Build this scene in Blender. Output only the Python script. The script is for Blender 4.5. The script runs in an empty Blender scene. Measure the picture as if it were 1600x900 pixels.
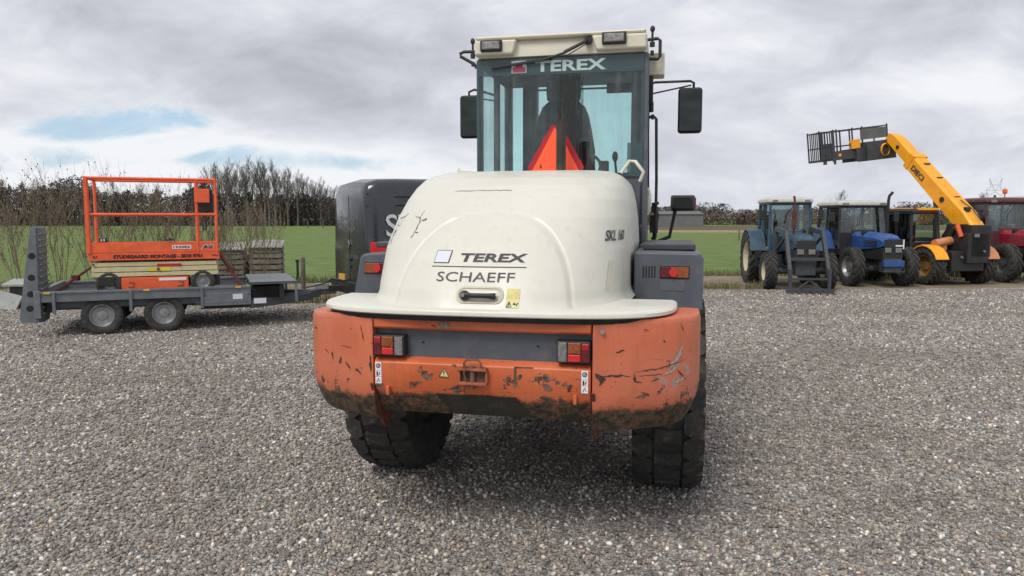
import bpy, math, random
import numpy as np
from mathutils import Vector, Matrix, noise as mnoise
random.seed(7)
sc = bpy.context.scene
C = sc.collection
R = math.radians
# ------------------------------------------------------------------ mesh builder
class MB:
    def __init__(s): s.v=[]; s.f=[]
    def add(s, vs, fs, M=None):
        o=len(s.v)
        s.v += [tuple(M@Vector(p)) if M is not None else tuple(p) for p in vs]
        s.f += [tuple(i+o for i in f) for f in fs]; return s
    def box(s, c, d, M=None, rz=0, rx=0, ry=0):
        hx,hy,hz=d[0]/2,d[1]/2,d[2]/2
        vs=[Vector((x,y,z)) for x in(-hx,hx) for y in(-hy,hy) for z in(-hz,hz)]
        if rz or rx or ry:
            rot=Matrix.Rotation(rz,3,'Z')@Matrix.Rotation(ry,3,'Y')@Matrix.Rotation(rx,3,'X')
            vs=[rot@p for p in vs]
        vs=[p+Vector(c) for p in vs]
        return s.add(vs,[(0,1,3,2),(4,6,7,5),(0,4,5,1),(2,3,7,6),(0,2,6,4),(1,5,7,3)],M)
    def bx(s, x0,x1,y0,y1,z0,z1,M=None):
        return s.box(((x0+x1)/2,(y0+y1)/2,(z0+z1)/2),(abs(x1-x0),abs(y1-y0),abs(z1-z0)),M)
    def bar(s,p0,p1,w,h):
        p0=Vector(p0);p1=Vector(p1);d=p1-p0;q=d.to_track_quat('X','Z').to_matrix()
        M=Matrix.Translation((p0+p1)/2)@q.to_4x4()
        return s.box((0,0,0),(d.length,w,h),M)
    def tube(s,pts,r,n=10,caps=True,M=None):
        pts=[Vector(p) for p in pts]; rr=r if isinstance(r,(list,tuple)) else [r]*len(pts)
        rings=[];up=None
        for i,p in enumerate(pts):
            d=(pts[min(i+1,len(pts)-1)]-pts[max(i-1,0)]).normalized()
            if up is None:
                a=Vector((0,0,1)) if abs(d.z)<.9 else Vector((1,0,0))
                up=(a-d*a.dot(d)).normalized()
            else:
                up=up-d*up.dot(d)
                up=up.normalized() if up.length>1e-5 else d.orthogonal().normalized()
            b=d.cross(up)
            rings.append([p+(up*math.cos(2*math.pi*k/n)+b*math.sin(2*math.pi*k/n))*rr[i] for k in range(n)])
        return s.loft(rings,True,caps,M)
    def loft(s,rings,closed=True,caps=True,M=None):
        n=len(rings[0]);vs=[p for r in rings for p in r];fs=[]
        for i in range(len(rings)-1):
            for k in range(n if closed else n-1):
                a=i*n+k;b=i*n+(k+1)%n
                fs.append((a,b,b+n,a+n))
        if caps:
            fs.append(tuple(range(n))[::-1]); fs.append(tuple((len(rings)-1)*n+k for k in range(n)))
        return s.add(vs,fs,M)
    def lathe(s,prof,c,n=32,axis='X',caps=False):
        rings=[]
        for a,r in prof:
            ring=[]
            for k in range(n):
                t=2*math.pi*k/n;u,w=r*math.cos(t),r*math.sin(t)
                p={'X':(a,u,w),'Y':(u,a,w),'Z':(u,w,a)}[axis]
                ring.append((p[0]+c[0],p[1]+c[1],p[2]+c[2]))
            rings.append(ring)
        return s.loft(rings,True,caps)
    def cyl(s,p0,p1,r,n=16): return s.tube([p0,p1],r,n)
    def prism(s,poly,axis,a,b,M=None):
        def P(u,w,t): return {'X':(t,u,w),'Y':(u,t,w),'Z':(u,w,t)}[axis]
        return s.loft([[P(u,w,a) for u,w in poly],[P(u,w,b) for u,w in poly]],True,True,M)
    def sphere(s,c,r,n=12,m=8,sq=(1,1,1)):
        prof=[[(c[0]+r*sq[0]*math.sin(math.pi*i/m)*math.cos(2*math.pi*k/n),c[1]+r*sq[1]*math.sin(math.pi*i/m)*math.sin(2*math.pi*k/n),c[2]+r*sq[2]*math.cos(math.pi*i/m)) for k in range(n)] for i in range(m+1)]
        prof[0]=[tuple(Vector(p)+Vector((1e-4*math.cos(k),1e-4*math.sin(k),0))) for k,p in enumerate(prof[0])]
        return s.loft(prof,True,False)
    def mesh(s,name):
        me=bpy.data.meshes.new(name); me.from_pydata(s.v,[],s.f); me.update(); return me
    def build(s,name,m=None,parent=None,bevel=0,smooth=None,seg=2,loc=None,recalc=True):
        me=s.mesh(name)
        if recalc:
            import bmesh
            bm=bmesh.new();bm.from_mesh(me);bmesh.ops.recalc_face_normals(bm,faces=bm.faces);bm.to_mesh(me);bm.free()
        if m: me.materials.append(m)
        if smooth is not None or bevel:
            for p in me.polygons: p.use_smooth=True
            me.set_sharp_from_angle(angle=R(smooth if smooth is not None else 35))
        o=bpy.data.objects.new(name,me); C.objects.link(o)
        if parent: o.parent=parent
        if loc: o.location=loc
        if bevel:
            b=o.modifiers.new('Bevel','BEVEL');b.width=bevel;b.segments=seg;b.limit_method='ANGLE';b.angle_limit=R(40);b.harden_normals=True
        return o
def root(name,label,cat,loc=(0,0,0),rz=0,group=None,scale=1):
    o=bpy.data.objects.new(name,None);C.objects.link(o);o.location=loc;o.rotation_euler=(0,0,rz);o.scale=(scale,)*3
    o.empty_display_size=.3
    o['label']=label;o['category']=cat
    if group:o['group']=group
    return o
def tag(o,label=None,cat=None,group=None,kind=None):
    if label:o['label']=label
    if cat:o['category']=cat
    if group:o['group']=group
    if kind:o['kind']=kind
    return o
def copy_tree(o,parent=None):
    c=o.copy();C.objects.link(c);c.parent=parent
    for ch in list(o.children): copy_tree(ch,c)
    return c
# ------------------------------------------------------------------ materials
def newmat(name):
    m=bpy.data.materials.new(name);m.use_nodes=True;nt=m.node_tree
    return m,nt,nt.nodes['Principled BSDF']
def nd(nt,t,**k):
    n=nt.nodes.new(t)
    for a,b in k.items():
        if a in n.inputs: n.inputs[a].default_value=b
        else: setattr(n,a,b)
    return n
def mixc(nt,fac,a,b,bt='MIX'):
    n=nt.nodes.new('ShaderNodeMix');n.data_type='RGBA';n.blend_type=bt
    for i,x in((0,fac),(6,a),(7,b)):
        if hasattr(x,'is_linked') or isinstance(x,bpy.types.NodeSocket): nt.links.new(x,n.inputs[i])
        else: n.inputs[i].default_value=x if i==0 else (*x[:3],1)
    return n.outputs[2]
def math_(nt,op,a,b=0,c=0,clamp=False):
    n=nt.nodes.new('ShaderNodeMath');n.operation=op;n.use_clamp=clamp
    for i,x in enumerate((a,b,c)):
        if isinstance(x,bpy.types.NodeSocket): nt.links.new(x,n.inputs[i])
        else:n.inputs[i].default_value=x
    return n.outputs[0]
def ramp(nt,x,a,b,lo=0,hi=1):
    n=nt.nodes.new('ShaderNodeMapRange');n.clamp=True;n.interpolation_type='SMOOTHSTEP'
    nt.links.new(x,n.inputs[0]);n.inputs[1].default_value=a;n.inputs[2].default_value=b;n.inputs[3].default_value=lo;n.inputs[4].default_value=hi
    return n.outputs[0]
def noise(nt,vec,scale,detail=5,rough=.55,dist=0):
    n=nt.nodes.new('ShaderNodeTexNoise');n.inputs['Scale'].default_value=scale;n.inputs['Detail'].default_value=detail;n.inputs['Roughness'].default_value=rough;n.inputs['Distortion'].default_value=dist
    nt.links.new(vec,n.inputs['Vector']);return n.outputs[0]
def objco(nt,scale=None):
    t=nt.nodes.new('ShaderNodeTexCoord')
    if scale:
        m=nt.nodes.new('ShaderNodeMapping');m.inputs['Scale'].default_value=scale;nt.links.new(t.outputs['Object'],m.inputs[0]);return m.outputs[0]
    return t.outputs['Object']
def bump(nt,b,h,strength=.3,dist=.01):
    n=nt.nodes.new('ShaderNodeBump');n.inputs['Strength'].default_value=strength;n.inputs['Distance'].default_value=dist
    nt.links.new(h,n.inputs['Height']);nt.links.new(n.outputs[0],b.inputs['Normal'])
def mat(name,col,rough=.5,metal=0,var=.15,dirt=None,dirtamt=.35,scale=3,coat=0,bmp=0,alpha=None,spec=None):
    m,nt,b=newmat(name);co=objco(nt)
    n1=noise(nt,co,scale,6,.6)
    dark=[c*(1-var) for c in col];light=[min(1,c*(1+var)) for c in col]
    base=mixc(nt,ramp(nt,n1,.3,.7),dark,light)
    if dirt:
        n2=noise(nt,co,scale*2.3,9,.7)
        base=mixc(nt,ramp(nt,n2,.5,.75,0,dirtamt),base,dirt)
    nt.links.new(base,b.inputs['Base Color'])
    n3=noise(nt,co,scale*5,4)
    nt.links.new(ramp(nt,n3,.2,.8,max(.02,rough-.1),min(1,rough+.12)),b.inputs['Roughness'])
    b.inputs['Metallic'].default_value=metal;b.inputs['Coat Weight'].default_value=coat;b.inputs['Coat Roughness'].default_value=.15
    if bmp: bump(nt,b,noise(nt,co,scale*12,6),.5,bmp)
    return m
def glass(name,tint,refl=.06,dust=0):
    m=bpy.data.materials.new(name);m.use_nodes=True;nt=m.node_tree;nt.nodes.clear()
    out=nt.nodes.new('ShaderNodeOutputMaterial');tr=nt.nodes.new('ShaderNodeBsdfTransparent');tr.inputs[0].default_value=(*tint,1)
    gl=nt.nodes.new('ShaderNodeBsdfGlossy');gl.inputs['Roughness'].default_value=.03
    mx=nt.nodes.new('ShaderNodeMixShader');fr=nt.nodes.new('ShaderNodeFresnel');fr.inputs[0].default_value=1.45
    nt.links.new(ramp(nt,fr.outputs[0],0,1,refl*.3,1),mx.inputs[0])
    nt.links.new(tr.outputs[0],mx.inputs[1]);nt.links.new(gl.outputs[0],mx.inputs[2]);last=mx.outputs[0]
    if dust:
        df=nt.nodes.new('ShaderNodeBsdfDiffuse');df.inputs[0].default_value=(.45,.45,.42,1)
        m2=nt.nodes.new('ShaderNodeMixShader');co=objco(nt,(14,14,1.2));n=noise(nt,co,1.6,6,.65)
        nt.links.new(ramp(nt,n,.42,.75,0,dust),m2.inputs[0]);nt.links.new(last,m2.inputs[1]);nt.links.new(df.outputs[0],m2.inputs[2]);last=m2.outputs[0]
    nt.links.new(last,out.inputs[0]);return m
M={}
M['cream']=mat('cream_paint',(.67,.65,.54),.38,var=.05,dirt=(.44,.40,.30),dirtamt=.26,scale=2.2,coat=.25)
def hood_mat():
    m,nt,b=newmat('hood_paint');co=objco(nt)
    base=mixc(nt,ramp(nt,noise(nt,co,1.8,5,.6),.3,.7),(.60,.59,.52),(.65,.64,.565))
    st=noise(nt,objco(nt,(16,16,1.3)),1.3,7,.65,.3)
    base=mixc(nt,ramp(nt,st,.52,.78,0,.30),base,(.42,.37,.27))
    sm=noise(nt,objco(nt,(2,2,9)),2.2,8,.7,.5)
    base=mixc(nt,ramp(nt,sm,.56,.74,0,.22),base,(.46,.43,.36))
    sp=noise(nt,co,34,5,.6);base=mixc(nt,ramp(nt,sp,.68,.74,0,.5),base,(.32,.27,.19))
    nt.links.new(base,b.inputs['Base Color']);nt.links.new(ramp(nt,noise(nt,co,6,6,.6),.3,.7,.32,.55),b.inputs['Roughness'])
    b.inputs['Coat Weight'].default_value=.15;b.inputs['Coat Roughness'].default_value=.25
    bump(nt,b,noise(nt,co,5,3,.5),.12,.02);return m
M['hood']=hood_mat()
M['roofcream']=mat('roof_cream',(.63,.60,.49),.45,var=.05,dirt=(.3,.27,.18),dirtamt=.25,scale=4)
M['grey']=mat('slate_grey_paint',(.085,.098,.118),.45,var=.12,dirt=(.2,.19,.17),dirtamt=.35,scale=5)
M['darkgrey']=mat('dark_steel',(.045,.05,.058),.5,var=.2,dirt=(.12,.1,.08),dirtamt=.4,scale=5)
M['black']=mat('black_plastic',(.018,.018,.019),.5,var=.2,dirt=(.08,.075,.065),dirtamt=.3,scale=6)
M['rubber']=mat('tyre_rubber',(.036,.035,.033),.85,var=.3,dirt=(.13,.115,.095),dirtamt=.8,scale=7,bmp=.004)
M['seal']=mat('black_seal',(.01,.01,.01),.7)
M['ink']=mat('ink_dark',(.03,.032,.04),.5,var=.1)
M['inkred']=mat('ink_maroon',(.12,.012,.02),.5,var=.1)
M['white']=mat('white_print',(.75,.75,.78),.5,var=.03,dirt=(.4,.36,.3),dirtamt=.3,scale=20)
M['stickerwhite']=mat('sticker_white',(.62,.62,.72),.5,var=.02)
M['yellowst']=mat('sticker_yellow',(.62,.55,.2),.6,var=.08,dirt=(.4,.33,.2),dirtamt=.5,scale=30)
M['yellowpale']=mat('sticker_pale',(.68,.64,.32),.6,var=.08)
M['redlens']=mat('red_lens',(.36,.012,.02),.18,var=.1,scale=30)
M['redlens2']=mat('red_reflector',(.58,.025,.03),.25,var=.1,scale=30)
M['redlensdark']=mat('red_lens_dark',(.12,.012,.018),.2,var=.2,scale=30)
M['orlens']=mat('orange_lens',(.27,.075,.025),.2,var=.2,scale=40)
M['clearlens']=mat('clear_lens',(.22,.22,.215),.12,.35,var=.35,scale=40,bmp=.004)
M['rust']=mat('rusty_steel',(.13,.07,.05),.85,var=.4,dirt=(.3,.1,.04),dirtamt=.6,scale=14,bmp=.004)
M['fluo']=mat('fluorescent_orange',(1.0,.115,.035),.55,var=.03)
M['retro']=mat('retro_red',(.42,.012,.02),.4,var=.1)
M['orange']=mat('lift_orange',(.76,.115,.035),.5,var=.12,dirt=(.30,.10,.06),dirtamt=.45,scale=7)
M['liftcream']=mat('lift_cream',(.55,.49,.28),.55,var=.08,dirt=(.3,.26,.18),dirtamt=.4,scale=6)
M['galv']=mat('galvanised_steel',(.17,.185,.20),.5,.45,var=.15,dirt=(.1,.1,.1),dirtamt=.5,scale=6)
M['galvdark']=mat('trailer_dark_steel',(.07,.078,.088),.6,.2,var=.15,dirt=(.13,.12,.1),dirtamt=.4,scale=6)
M['rim']=mat('silver_rim',(.30,.30,.31),.4,.5,var=.15,scale=8)
M['vanpaint']=mat('van_paint',(.016,.018,.024),.25,var=.1,dirt=(.12,.12,.12),dirtamt=.18,scale=2,coat=.6)
M['vantext']=mat('van_letter_white',(.55,.56,.6),.5,var=.03)
M['vanfaint']=mat('van_letter_faint',(.16,.17,.18),.5,var=.03)
M['plate']=mat('plate_yellow',(.65,.38,.06),.5,var=.1)
M['teal']=mat('tractor_teal',(.026,.068,.108),.5,var=.2,dirt=(.13,.12,.10),dirtamt=.6,scale=4)
M['blue']=mat('tractor_blue',(.022,.08,.27),.45,var=.18,dirt=(.12,.12,.13),dirtamt=.5,scale=4)
M['tred']=mat('tractor_red',(.24,.01,.022),.3,var=.12,dirt=(.3,.2,.18),dirtamt=.25,scale=4)
M['maroon']=mat('tractor_maroon',(.09,.03,.035),.5,var=.2)
M['yellow']=mat('telehandler_yellow',(.85,.36,.012),.4,var=.08,dirt=(.35,.16,.03),dirtamt=.35,scale=3)
M['ochre']=mat('faded_orange',(.55,.22,.09),.55,var=.1,dirt=(.2,.1,.06),dirtamt=.3)
M['roofwhite']=mat('roof_white',(.5,.5,.45),.5,var=.08,dirt=(.22,.21,.18),dirtamt=.4,scale=4)
M['rimcream']=mat('rim_cream',(.5,.44,.3),.55,var=.1,dirt=(.15,.12,.08),dirtamt=.5)
M['seat']=mat('seat_cloth',(.035,.036,.038),.9,var=.2,scale=8,bmp=.003)
M['wood']=mat('grey_weathered_wood',(.17,.155,.125),.9,var=.3,dirt=(.08,.075,.055),dirtamt=.5,scale=6,bmp=.003)
M['post']=mat('post_wood',(.11,.10,.075),.9,var=.3,scale=6)
M['concrete']=mat('concrete_slab',(.34,.35,.33),.9,var=.15,dirt=(.14,.14,.1),dirtamt=.5,scale=4,bmp=.003)
M['glass']=glass('cab_glass_teal',(.82,.955,.945),.12,.05)
M['glassrear']=glass('rear_glass_dirty',(.87,.96,.955),.15,.12)
M['glassside']=glass('side_glass',(.86,.95,.94),.1,0)
for n_ in M['glassside'].node_tree.nodes:
    if n_.type=='MAP_RANGE': n_.inputs[4].default_value=.25
M['glassdark']=glass('tractor_glass',(.72,.80,.81),.25,.12)
M['sun']=mat('sun_strip',(.035,.055,.065),.3,var=.1)
M['streaks']=None
def mirror_mat():
    m,nt,b=newmat('mirror_glass');b.inputs['Base Color'].default_value=(.05,.06,.055,1);b.inputs['Metallic'].default_value=1;b.inputs['Roughness'].default_value=.03;return m
M['mirror']=mirror_mat()
# counterweight paint: orange, chipped to primer and rust, earth caked on the lower chamfer
def cw_mat(name,top,chip,grimez,pale=False):
    m,nt,b=newmat(name);co=objco(nt)
    base=mixc(nt,ramp(nt,noise(nt,co,2.4,5),.3,.7),[c*.9 for c in top],[min(1,c*1.1) for c in top])
    # sun-faded salmon patches
    base=mixc(nt,ramp(nt,noise(nt,co,1.3,3),.45,.7,0,.45),base,(.66,.21,.125))
    chipm=ramp(nt,noise(nt,co,9,9,.62,.3),chip,chip+.02)
    # more chips low down
    sep=nt.nodes.new('ShaderNodeSeparateXYZ');nt.links.new(co,sep.inputs[0])
    low=ramp(nt,sep.outputs[2],grimez+.16,grimez+.02,0,.10)
    n=noise(nt,co,11,9,.66,.2)
    chipm2=ramp(nt,math_(nt,'ADD',n,low),.655,.675)
    scr=nt.nodes.new('ShaderNodeMapping');scr.inputs['Scale'].default_value=(3,3,26);scr.inputs['Rotation'].default_value=(0,R(12),0);nt.links.new(co,scr.inputs[0])
    n3=noise(nt,scr.outputs[0],1.7,7,.6,.4)
    scm=ramp(nt,n3,.665,.69)
    fine=ramp(nt,math_(nt,'ADD',noise(nt,co,42,6,.6,.4),math_(nt,'MULTIPLY',low,.4)),.695,.72)
    allm=math_(nt,'MAXIMUM',math_(nt,'MAXIMUM',math_(nt,'MAXIMUM',chipm,chipm2),scm),fine)
    chipc=mixc(nt,ramp(nt,noise(nt,co,30,4),.4,.6),(.07,.035,.025),(.20,.12,.085))
    if pale:
        # bare filler and steel showing where the corner was knocked
        n5=ramp(nt,noise(nt,co,16,9,.7),.5,.62)
        d=nt.nodes.new('ShaderNodeVectorMath');d.operation='DISTANCE';nt.links.new(co,d.inputs[0]);d.inputs[1].default_value=(1.0,-.93,.86)
        pm=math_(nt,'MULTIPLY',ramp(nt,d.outputs['Value'],.2,.05),n5)
        base=mixc(nt,pm,base,(.30,.29,.28))
    base=mixc(nt,allm,base,chipc)
    z=math_(nt,'ADD',sep.outputs[2],math_(nt,'MULTIPLY',noise(nt,co,9,8,.7),-.16))
    g=ramp(nt,z,grimez-.10,grimez-.15)
    gr=mixc(nt,ramp(nt,noise(nt,co,22,8,.7),.42,.6),(.022,.018,.012),(.085,.060,.032))
    gr=mixc(nt,ramp(nt,noise(nt,co,13,8,.7),.60,.68,0,.7),gr,(.20,.12,.05))
    streak=noise(nt,objco(nt,(14,14,2)),1.5,6,.6)
    base=mixc(nt,ramp(nt,streak,.5,.75,0,.28),base,(.22,.09,.05))
    g=math_(nt,'MULTIPLY',g,ramp(nt,noise(nt,co,17,8,.7),.33,.5,.72,1))
    base=mixc(nt,g,base,gr)
    nt.links.new(base,b.inputs['Base Color'])
    rg=math_(nt,'MAXIMUM',allm,g);nt.links.new(ramp(nt,rg,0,1,.42,.9),b.inputs['Roughness'])
    hgt=math_(nt,'SUBTRACT',noise(nt,co,14,6),math_(nt,'MULTIPLY',allm,.25))
    bump(nt,b,hgt,.35,.008)
    return m
M['cw']=cw_mat('counterweight_orange',(.57,.145,.065),.68,.765)
M['cwbeam']=cw_mat('beam_orange',(.58,.125,.038),.69,.79)
M['cwr']=cw_mat('counterweight_orange_scraped',(.56,.145,.068),.68,.755,True)
# ------------------------------------------------------------------ text
def text_mesh(s,h=None,w=None,bold=0,shear=0,spacing=1.0):
    cu=bpy.data.curves.new('t','FONT');cu.body=s;cu.size=1;cu.offset=bold;cu.shear=shear;cu.space_character=spacing;cu.resolution_u=3
    o=bpy.data.objects.new('t',cu);C.objects.link(o);bpy.context.view_layer.update()
    me=bpy.data.meshes.new_from_object(o.evaluated_get(bpy.context.evaluated_depsgraph_get()))
    bpy.data.objects.remove(o)
    vs=[v.co.copy() for v in me.vertices];fs=[tuple(p.vertices) for p in me.polygons];bpy.data.meshes.remove(me)
    x0=min(v.x for v in vs);x1=max(v.x for v in vs);y0=min(v.y for v in vs);y1=max(v.y for v in vs)
    sy=(h/(y1-y0)) if h else 1; sx=(w/(x1-x0)) if w else sy
    return [((v.x-(x0+x1)/2)*sx,(v.y-(y0+y1)/2)*sy) for v in vs],fs
def text_on(name,s,m,parent,Mx,h,w=None,bold=0,shear=0):
    """text in the local XZ plane of Mx, readable from -Y"""
    v,f=text_mesh(s,h,w,bold,shear);mb=MB();mb.add([Mx@Vector((a,0,b)) for a,b in v],f)
    return mb.build(name,m,parent,recalc=False)
def TM(loc,rz=0,rx=0,ry=0): return Matrix.Translation(loc)@Matrix.Rotation(rz,4,'Z')@Matrix.Rotation(ry,4,'Y')@Matrix.Rotation(rx,4,'X')
# ------------------------------------------------------------------ wheel
def wheel(parent,c,r,w,rimr,m_rim,lug='block',name='wheel',side=1,nl=26,deep=.03,hub=True):
    """axis along X; side=+1 means outer face toward +X"""
    rim=MB();hw=w/2;s=side
    rim.lathe([(-s*hw*.7,rimr),(s*hw*.75,rimr),(s*hw*.8,rimr*.96),(s*hw*.55,rimr*.86),(s*hw*.25,rimr*.8),(s*hw*.2,rimr*.45),(s*hw*.35,rimr*.4),(s*hw*.4,rimr*.25),(s*hw*.4,.004)],(0,0,0),28)
    for k in range(8):
        a=k*math.pi/4;rim.cyl((s*hw*.2,rimr*.6*math.cos(a),rimr*.6*math.sin(a)),(s*hw*.33,rimr*.6*math.cos(a),rimr*.6*math.sin(a)),rimr*.06,6)
    ro=rim.build(name,m_rim,parent,smooth=40);ro.location=c
    ty=MB();rt=r-deep
    ty.lathe([(-hw*.72,rimr*.97),(-hw*.86,rimr*1.06),(-hw*.98,rimr+(rt-rimr)*.5),(-hw*.93,rimr+(rt-rimr)*.85),(-hw*.8,rt),(0,rt+.008),(hw*.8,rt),(hw*.93,rimr+(rt-rimr)*.85),(hw*.98,rimr+(rt-rimr)*.5),(hw*.86,rimr*1.06),(hw*.72,rimr*.97)],(0,0,0),48)
    if lug=='block':
        for row,(x0,x1) in enumerate(((-.98,-.42),(-.36,.36),(.42,.98))):
            for k in range(nl):
                a0=2*math.pi*(k+.5*(row%2))/nl;da=2*math.pi/nl*.80
                def P(x,a,rr): return (x,rr*math.cos(a),rr*math.sin(a))
                xm=(x0+x1)/2;xs=[x0*hw,xm*hw,x1*hw];sk=.22*da*(1 if row!=1 else -1)
                tops=[];bots=[]
                pts=[(x0,a0+.12*da),(xm,a0-sk),(x1,a0+.12*da),(x1,a0+da*.88),(xm,a0+da+sk),(x0,a0+da*.88)]
                for (x,a) in pts:
                    edge=abs(x)>.9
                    tops.append(P(x*hw,a,r-(.035 if edge else 0)));bots.append(P(x*hw,a,rt-(.09 if edge else .02)))
                ty.loft([bots,tops],True,True)
    elif lug=='ag':
        for k in range(nl):
            for sd in (-1,1):
                a0=2*math.pi*(k+.5*(sd>0))/nl
                pts=[];n=5
                def ring(t):
                    x=sd*hw*(.06+.94*t);a=a0-.36*t*(20/nl);th=.16*(20/nl)*.5*(1+.3*t)
                    rr=r-(.05 if t>.95 else 0);rb=rt-(.1 if t>.95 else .03)
                    return [(x,rb*math.cos(a-th),rb*math.sin(a-th)),(x,rr*math.cos(a-th*.8),rr*math.sin(a-th*.8)),(x,rr*math.cos(a+th*.8),rr*math.sin(a+th*.8)),(x,rb*math.cos(a+th),rb*math.sin(a+th))]
                ty.loft([ring(t) for t in(0,.5,.85,1.0)],True,True)
    else:
        pass
    ty.build('tyre',M['rubber'],ro,smooth=30)
    return ro
# ================================================================== WHEEL LOADER
LD=root('wheel_loader','large cream and orange wheel loader seen from behind in the middle of the yard','wheel loader',(.064,4.454,0),R(-12))
LD.scale=(.909,)*3
# ---- hood surface
PROF=[(1.195,-1.185),(1.30,-1.13),(1.42,-1.04),(1.55,-.93),(1.68,-.80),(1.79,-.655),(1.87,-.51),(1.925,-.36),(1.96,-.20),(1.985,0.0),(2.0,.22)]
WID=[(1.195,.785),(1.5,.785),(1.68,.775),(1.79,.760),(1.87,.742),(1.925,.722),(1.96,.692),(1.985,.64),(2.0,.54)]
def interp(T,z):
    if z<=T[0][0]:return T[0][1]
    for (a,b),(c,d) in zip(T,T[1:]):
        if z<=c:
            t=(z-a)/(c-a);return b+(d-b)*t
    return T[-1][1]
HN=3.2;YF=.42
def hood_xy(z,th):
    w=interp(WID,z);yr=interp(PROF,z);s,c=math.sin(th),math.cos(th)
    x=w*math.copysign(abs(s)**(2/HN),s);y=YF-(YF-yr)*abs(c)**(2/HN)
    # raised arched door panel in the rear face
    e=(abs(x)/.475)**2.5+(max(0,z-1.12)/.565)**2.3
    t=max(0,min(1,(1.07-e)/.12));t=t*t*(3-2*t)
    y-=.020*t
    y+=.009*math.exp(-((e-1.10)/.05)**2)
    f=max(0,(1.262-z)/.067)**2
    x=x*.975-(.045 if s>0 else .080-.10*max(0,z-1.50)/.5)*abs(s)**2;x*=1+.045*f;y-=.010*f*(abs(c)>.2)
    return x,y
TH=[]
for i in range(-140,141):
    u=i/140;TH.append(math.pi/2*math.copysign(abs(u)**1.35,u))
def hood_curve(z,sg,n=240):
    L=[];acc=0;prev=None
    for i in range(n+1):
        u=i/n;th=sg*math.pi/2*u**1.35;p=hood_xy(z,th);p=(sg*p[0],p[1])
        if prev: acc+=math.hypot(p[0]-prev[0],p[1]-prev[1])
        L.append((acc,p));prev=p
    return L
_hc={}
def hood_pt(s,z,off=.004):
    a=abs(s);sg=1 if s>=0 else -1;k=(round(z,3),sg)
    if k not in _hc:_hc[k]=hood_curve(k[0],sg)
    L=_hc[k]
    for (s0,p0),(s1,p1) in zip(L,L[1:]):
        if s1>=a:
            t=(a-s0)/max(1e-9,s1-s0);x=p0[0]+(p1[0]-p0[0])*t;y=p0[1]+(p1[1]-p0[1])*t
            dx,dy=p1[0]-p0[0],p1[1]-p0[1];l=math.hypot(dx,dy);nx,ny=dy/l,-dx/l
            return Vector((sg*(x+nx*off),y+ny*off,z))
    return Vector((sg*L[-1][1][0],L[-1][1][1],z))
mb=MB();rows=[]
zs=[1.195+ (2.0-1.195)*(1-(1-i/170)**1.35) for i in range(171)]
for z in zs:
    r=[(*hood_xy(z,t),z) for t in TH]
    w=interp(WID,z)
    lead=[(r[0][0],1.02,z),(r[0][0],.72,z)];tail=[(r[-1][0],.72,z),(r[-1][0],1.02,z)]
    rows.append([Vector(p) for p in lead+r+tail])
mb.loft(rows,False,False)
n=len(rows[0]);base=len(mb.v)-n
mb.f.append(tuple(range(base,base+n)))
mb.f.append(tuple(i*n for i in range(len(rows)))+tuple((i*n+n-1) for i in range(len(rows)-1,-1,-1)))
hood=mb.build('hood',M['hood'],LD,smooth=50)
# flange skirt under the hood
def plan_curve(a,b,yr,nn,ycut,n=60):
    pts=[]
    for i in range(n+1):
        t=-math.pi/2+math.pi*i/n;s,c=math.sin(t),math.cos(t)
        pts.append((a*math.copysign(abs(s)**(2/nn),s),ycut-(ycut-yr)*abs(c)**(2/nn)))
    return pts
mb=MB();pc=plan_curve(1.0,0,-1.222,3.4,-.56)
def inset(pc,d,cx=0,cy=-.4): return [(cx+(x-cx)*(1-d),cy+(y-cy)*(1-d)) for x,y in pc]
mb.loft([[(x,y,z) for x,y in inset(pc,d)] for z,d in((1.178,.010),(1.184,0),(1.200,0),(1.210,.008),(1.217,.03))])
mb.build('hood_flange',M['hood'],hood,smooth=40)
mb=MB();mb.loft([[(x,y,z) for x,y in inset(pc,d)] for z,d in((1.150,.03),(1.166,.022),(1.179,.022))]);mb.build('seal',M['seal'],hood)
# hood decals
def hood_text(s,cx,cz,h,w,m,bold=0,shear=0,name='lettering',sy=0):
    v,f=text_mesh(s,h,w,bold,shear);mb=MB();mb.add([hood_pt(cx+a,cz+b*.86+sy*a) for a,b in v],f);return mb.build(name,m,hood,recalc=False)
def hood_patch(x0,x1,z0,z1,m,name,off=.003,nx=6,nz=4,sk=0):
    mb=MB();mb.loft([[hood_pt(x0+(x1-x0)*i/nx+sk*j/nz,z0+(z1-z0)*j/nz,off) for i in range(nx+1)] for j in range(nz+1)],False,False);return mb.build(name,m,hood,recalc=False)
hood_text('TEREX',.045,1.470,.050,.36,M['ink'],.03,.12)
hood_patch(-.283,-.194,1.440,1.506,M['ink'],'logo_border',.003,sk=.008)
hood_patch(-.279,-.199,1.444,1.503,M['stickerwhite'],'logo_square',.006,sk=.008)
hood_patch(-.287,.228,1.4215,1.4255,M['ink'],'underline')
hood_text('SCHAEFF',-.035,1.373,.055,.42,M['ink'],.0)
# lettering on the right quarter
hood_text('SKL 160',.872,1.580,.072,.31,M['ink'],.025)
hood_patch(.80,.86,1.28,1.44,mat('tape_residue',(.58,.55,.44),.6,var=.05),'tape_patch',.002)
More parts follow.
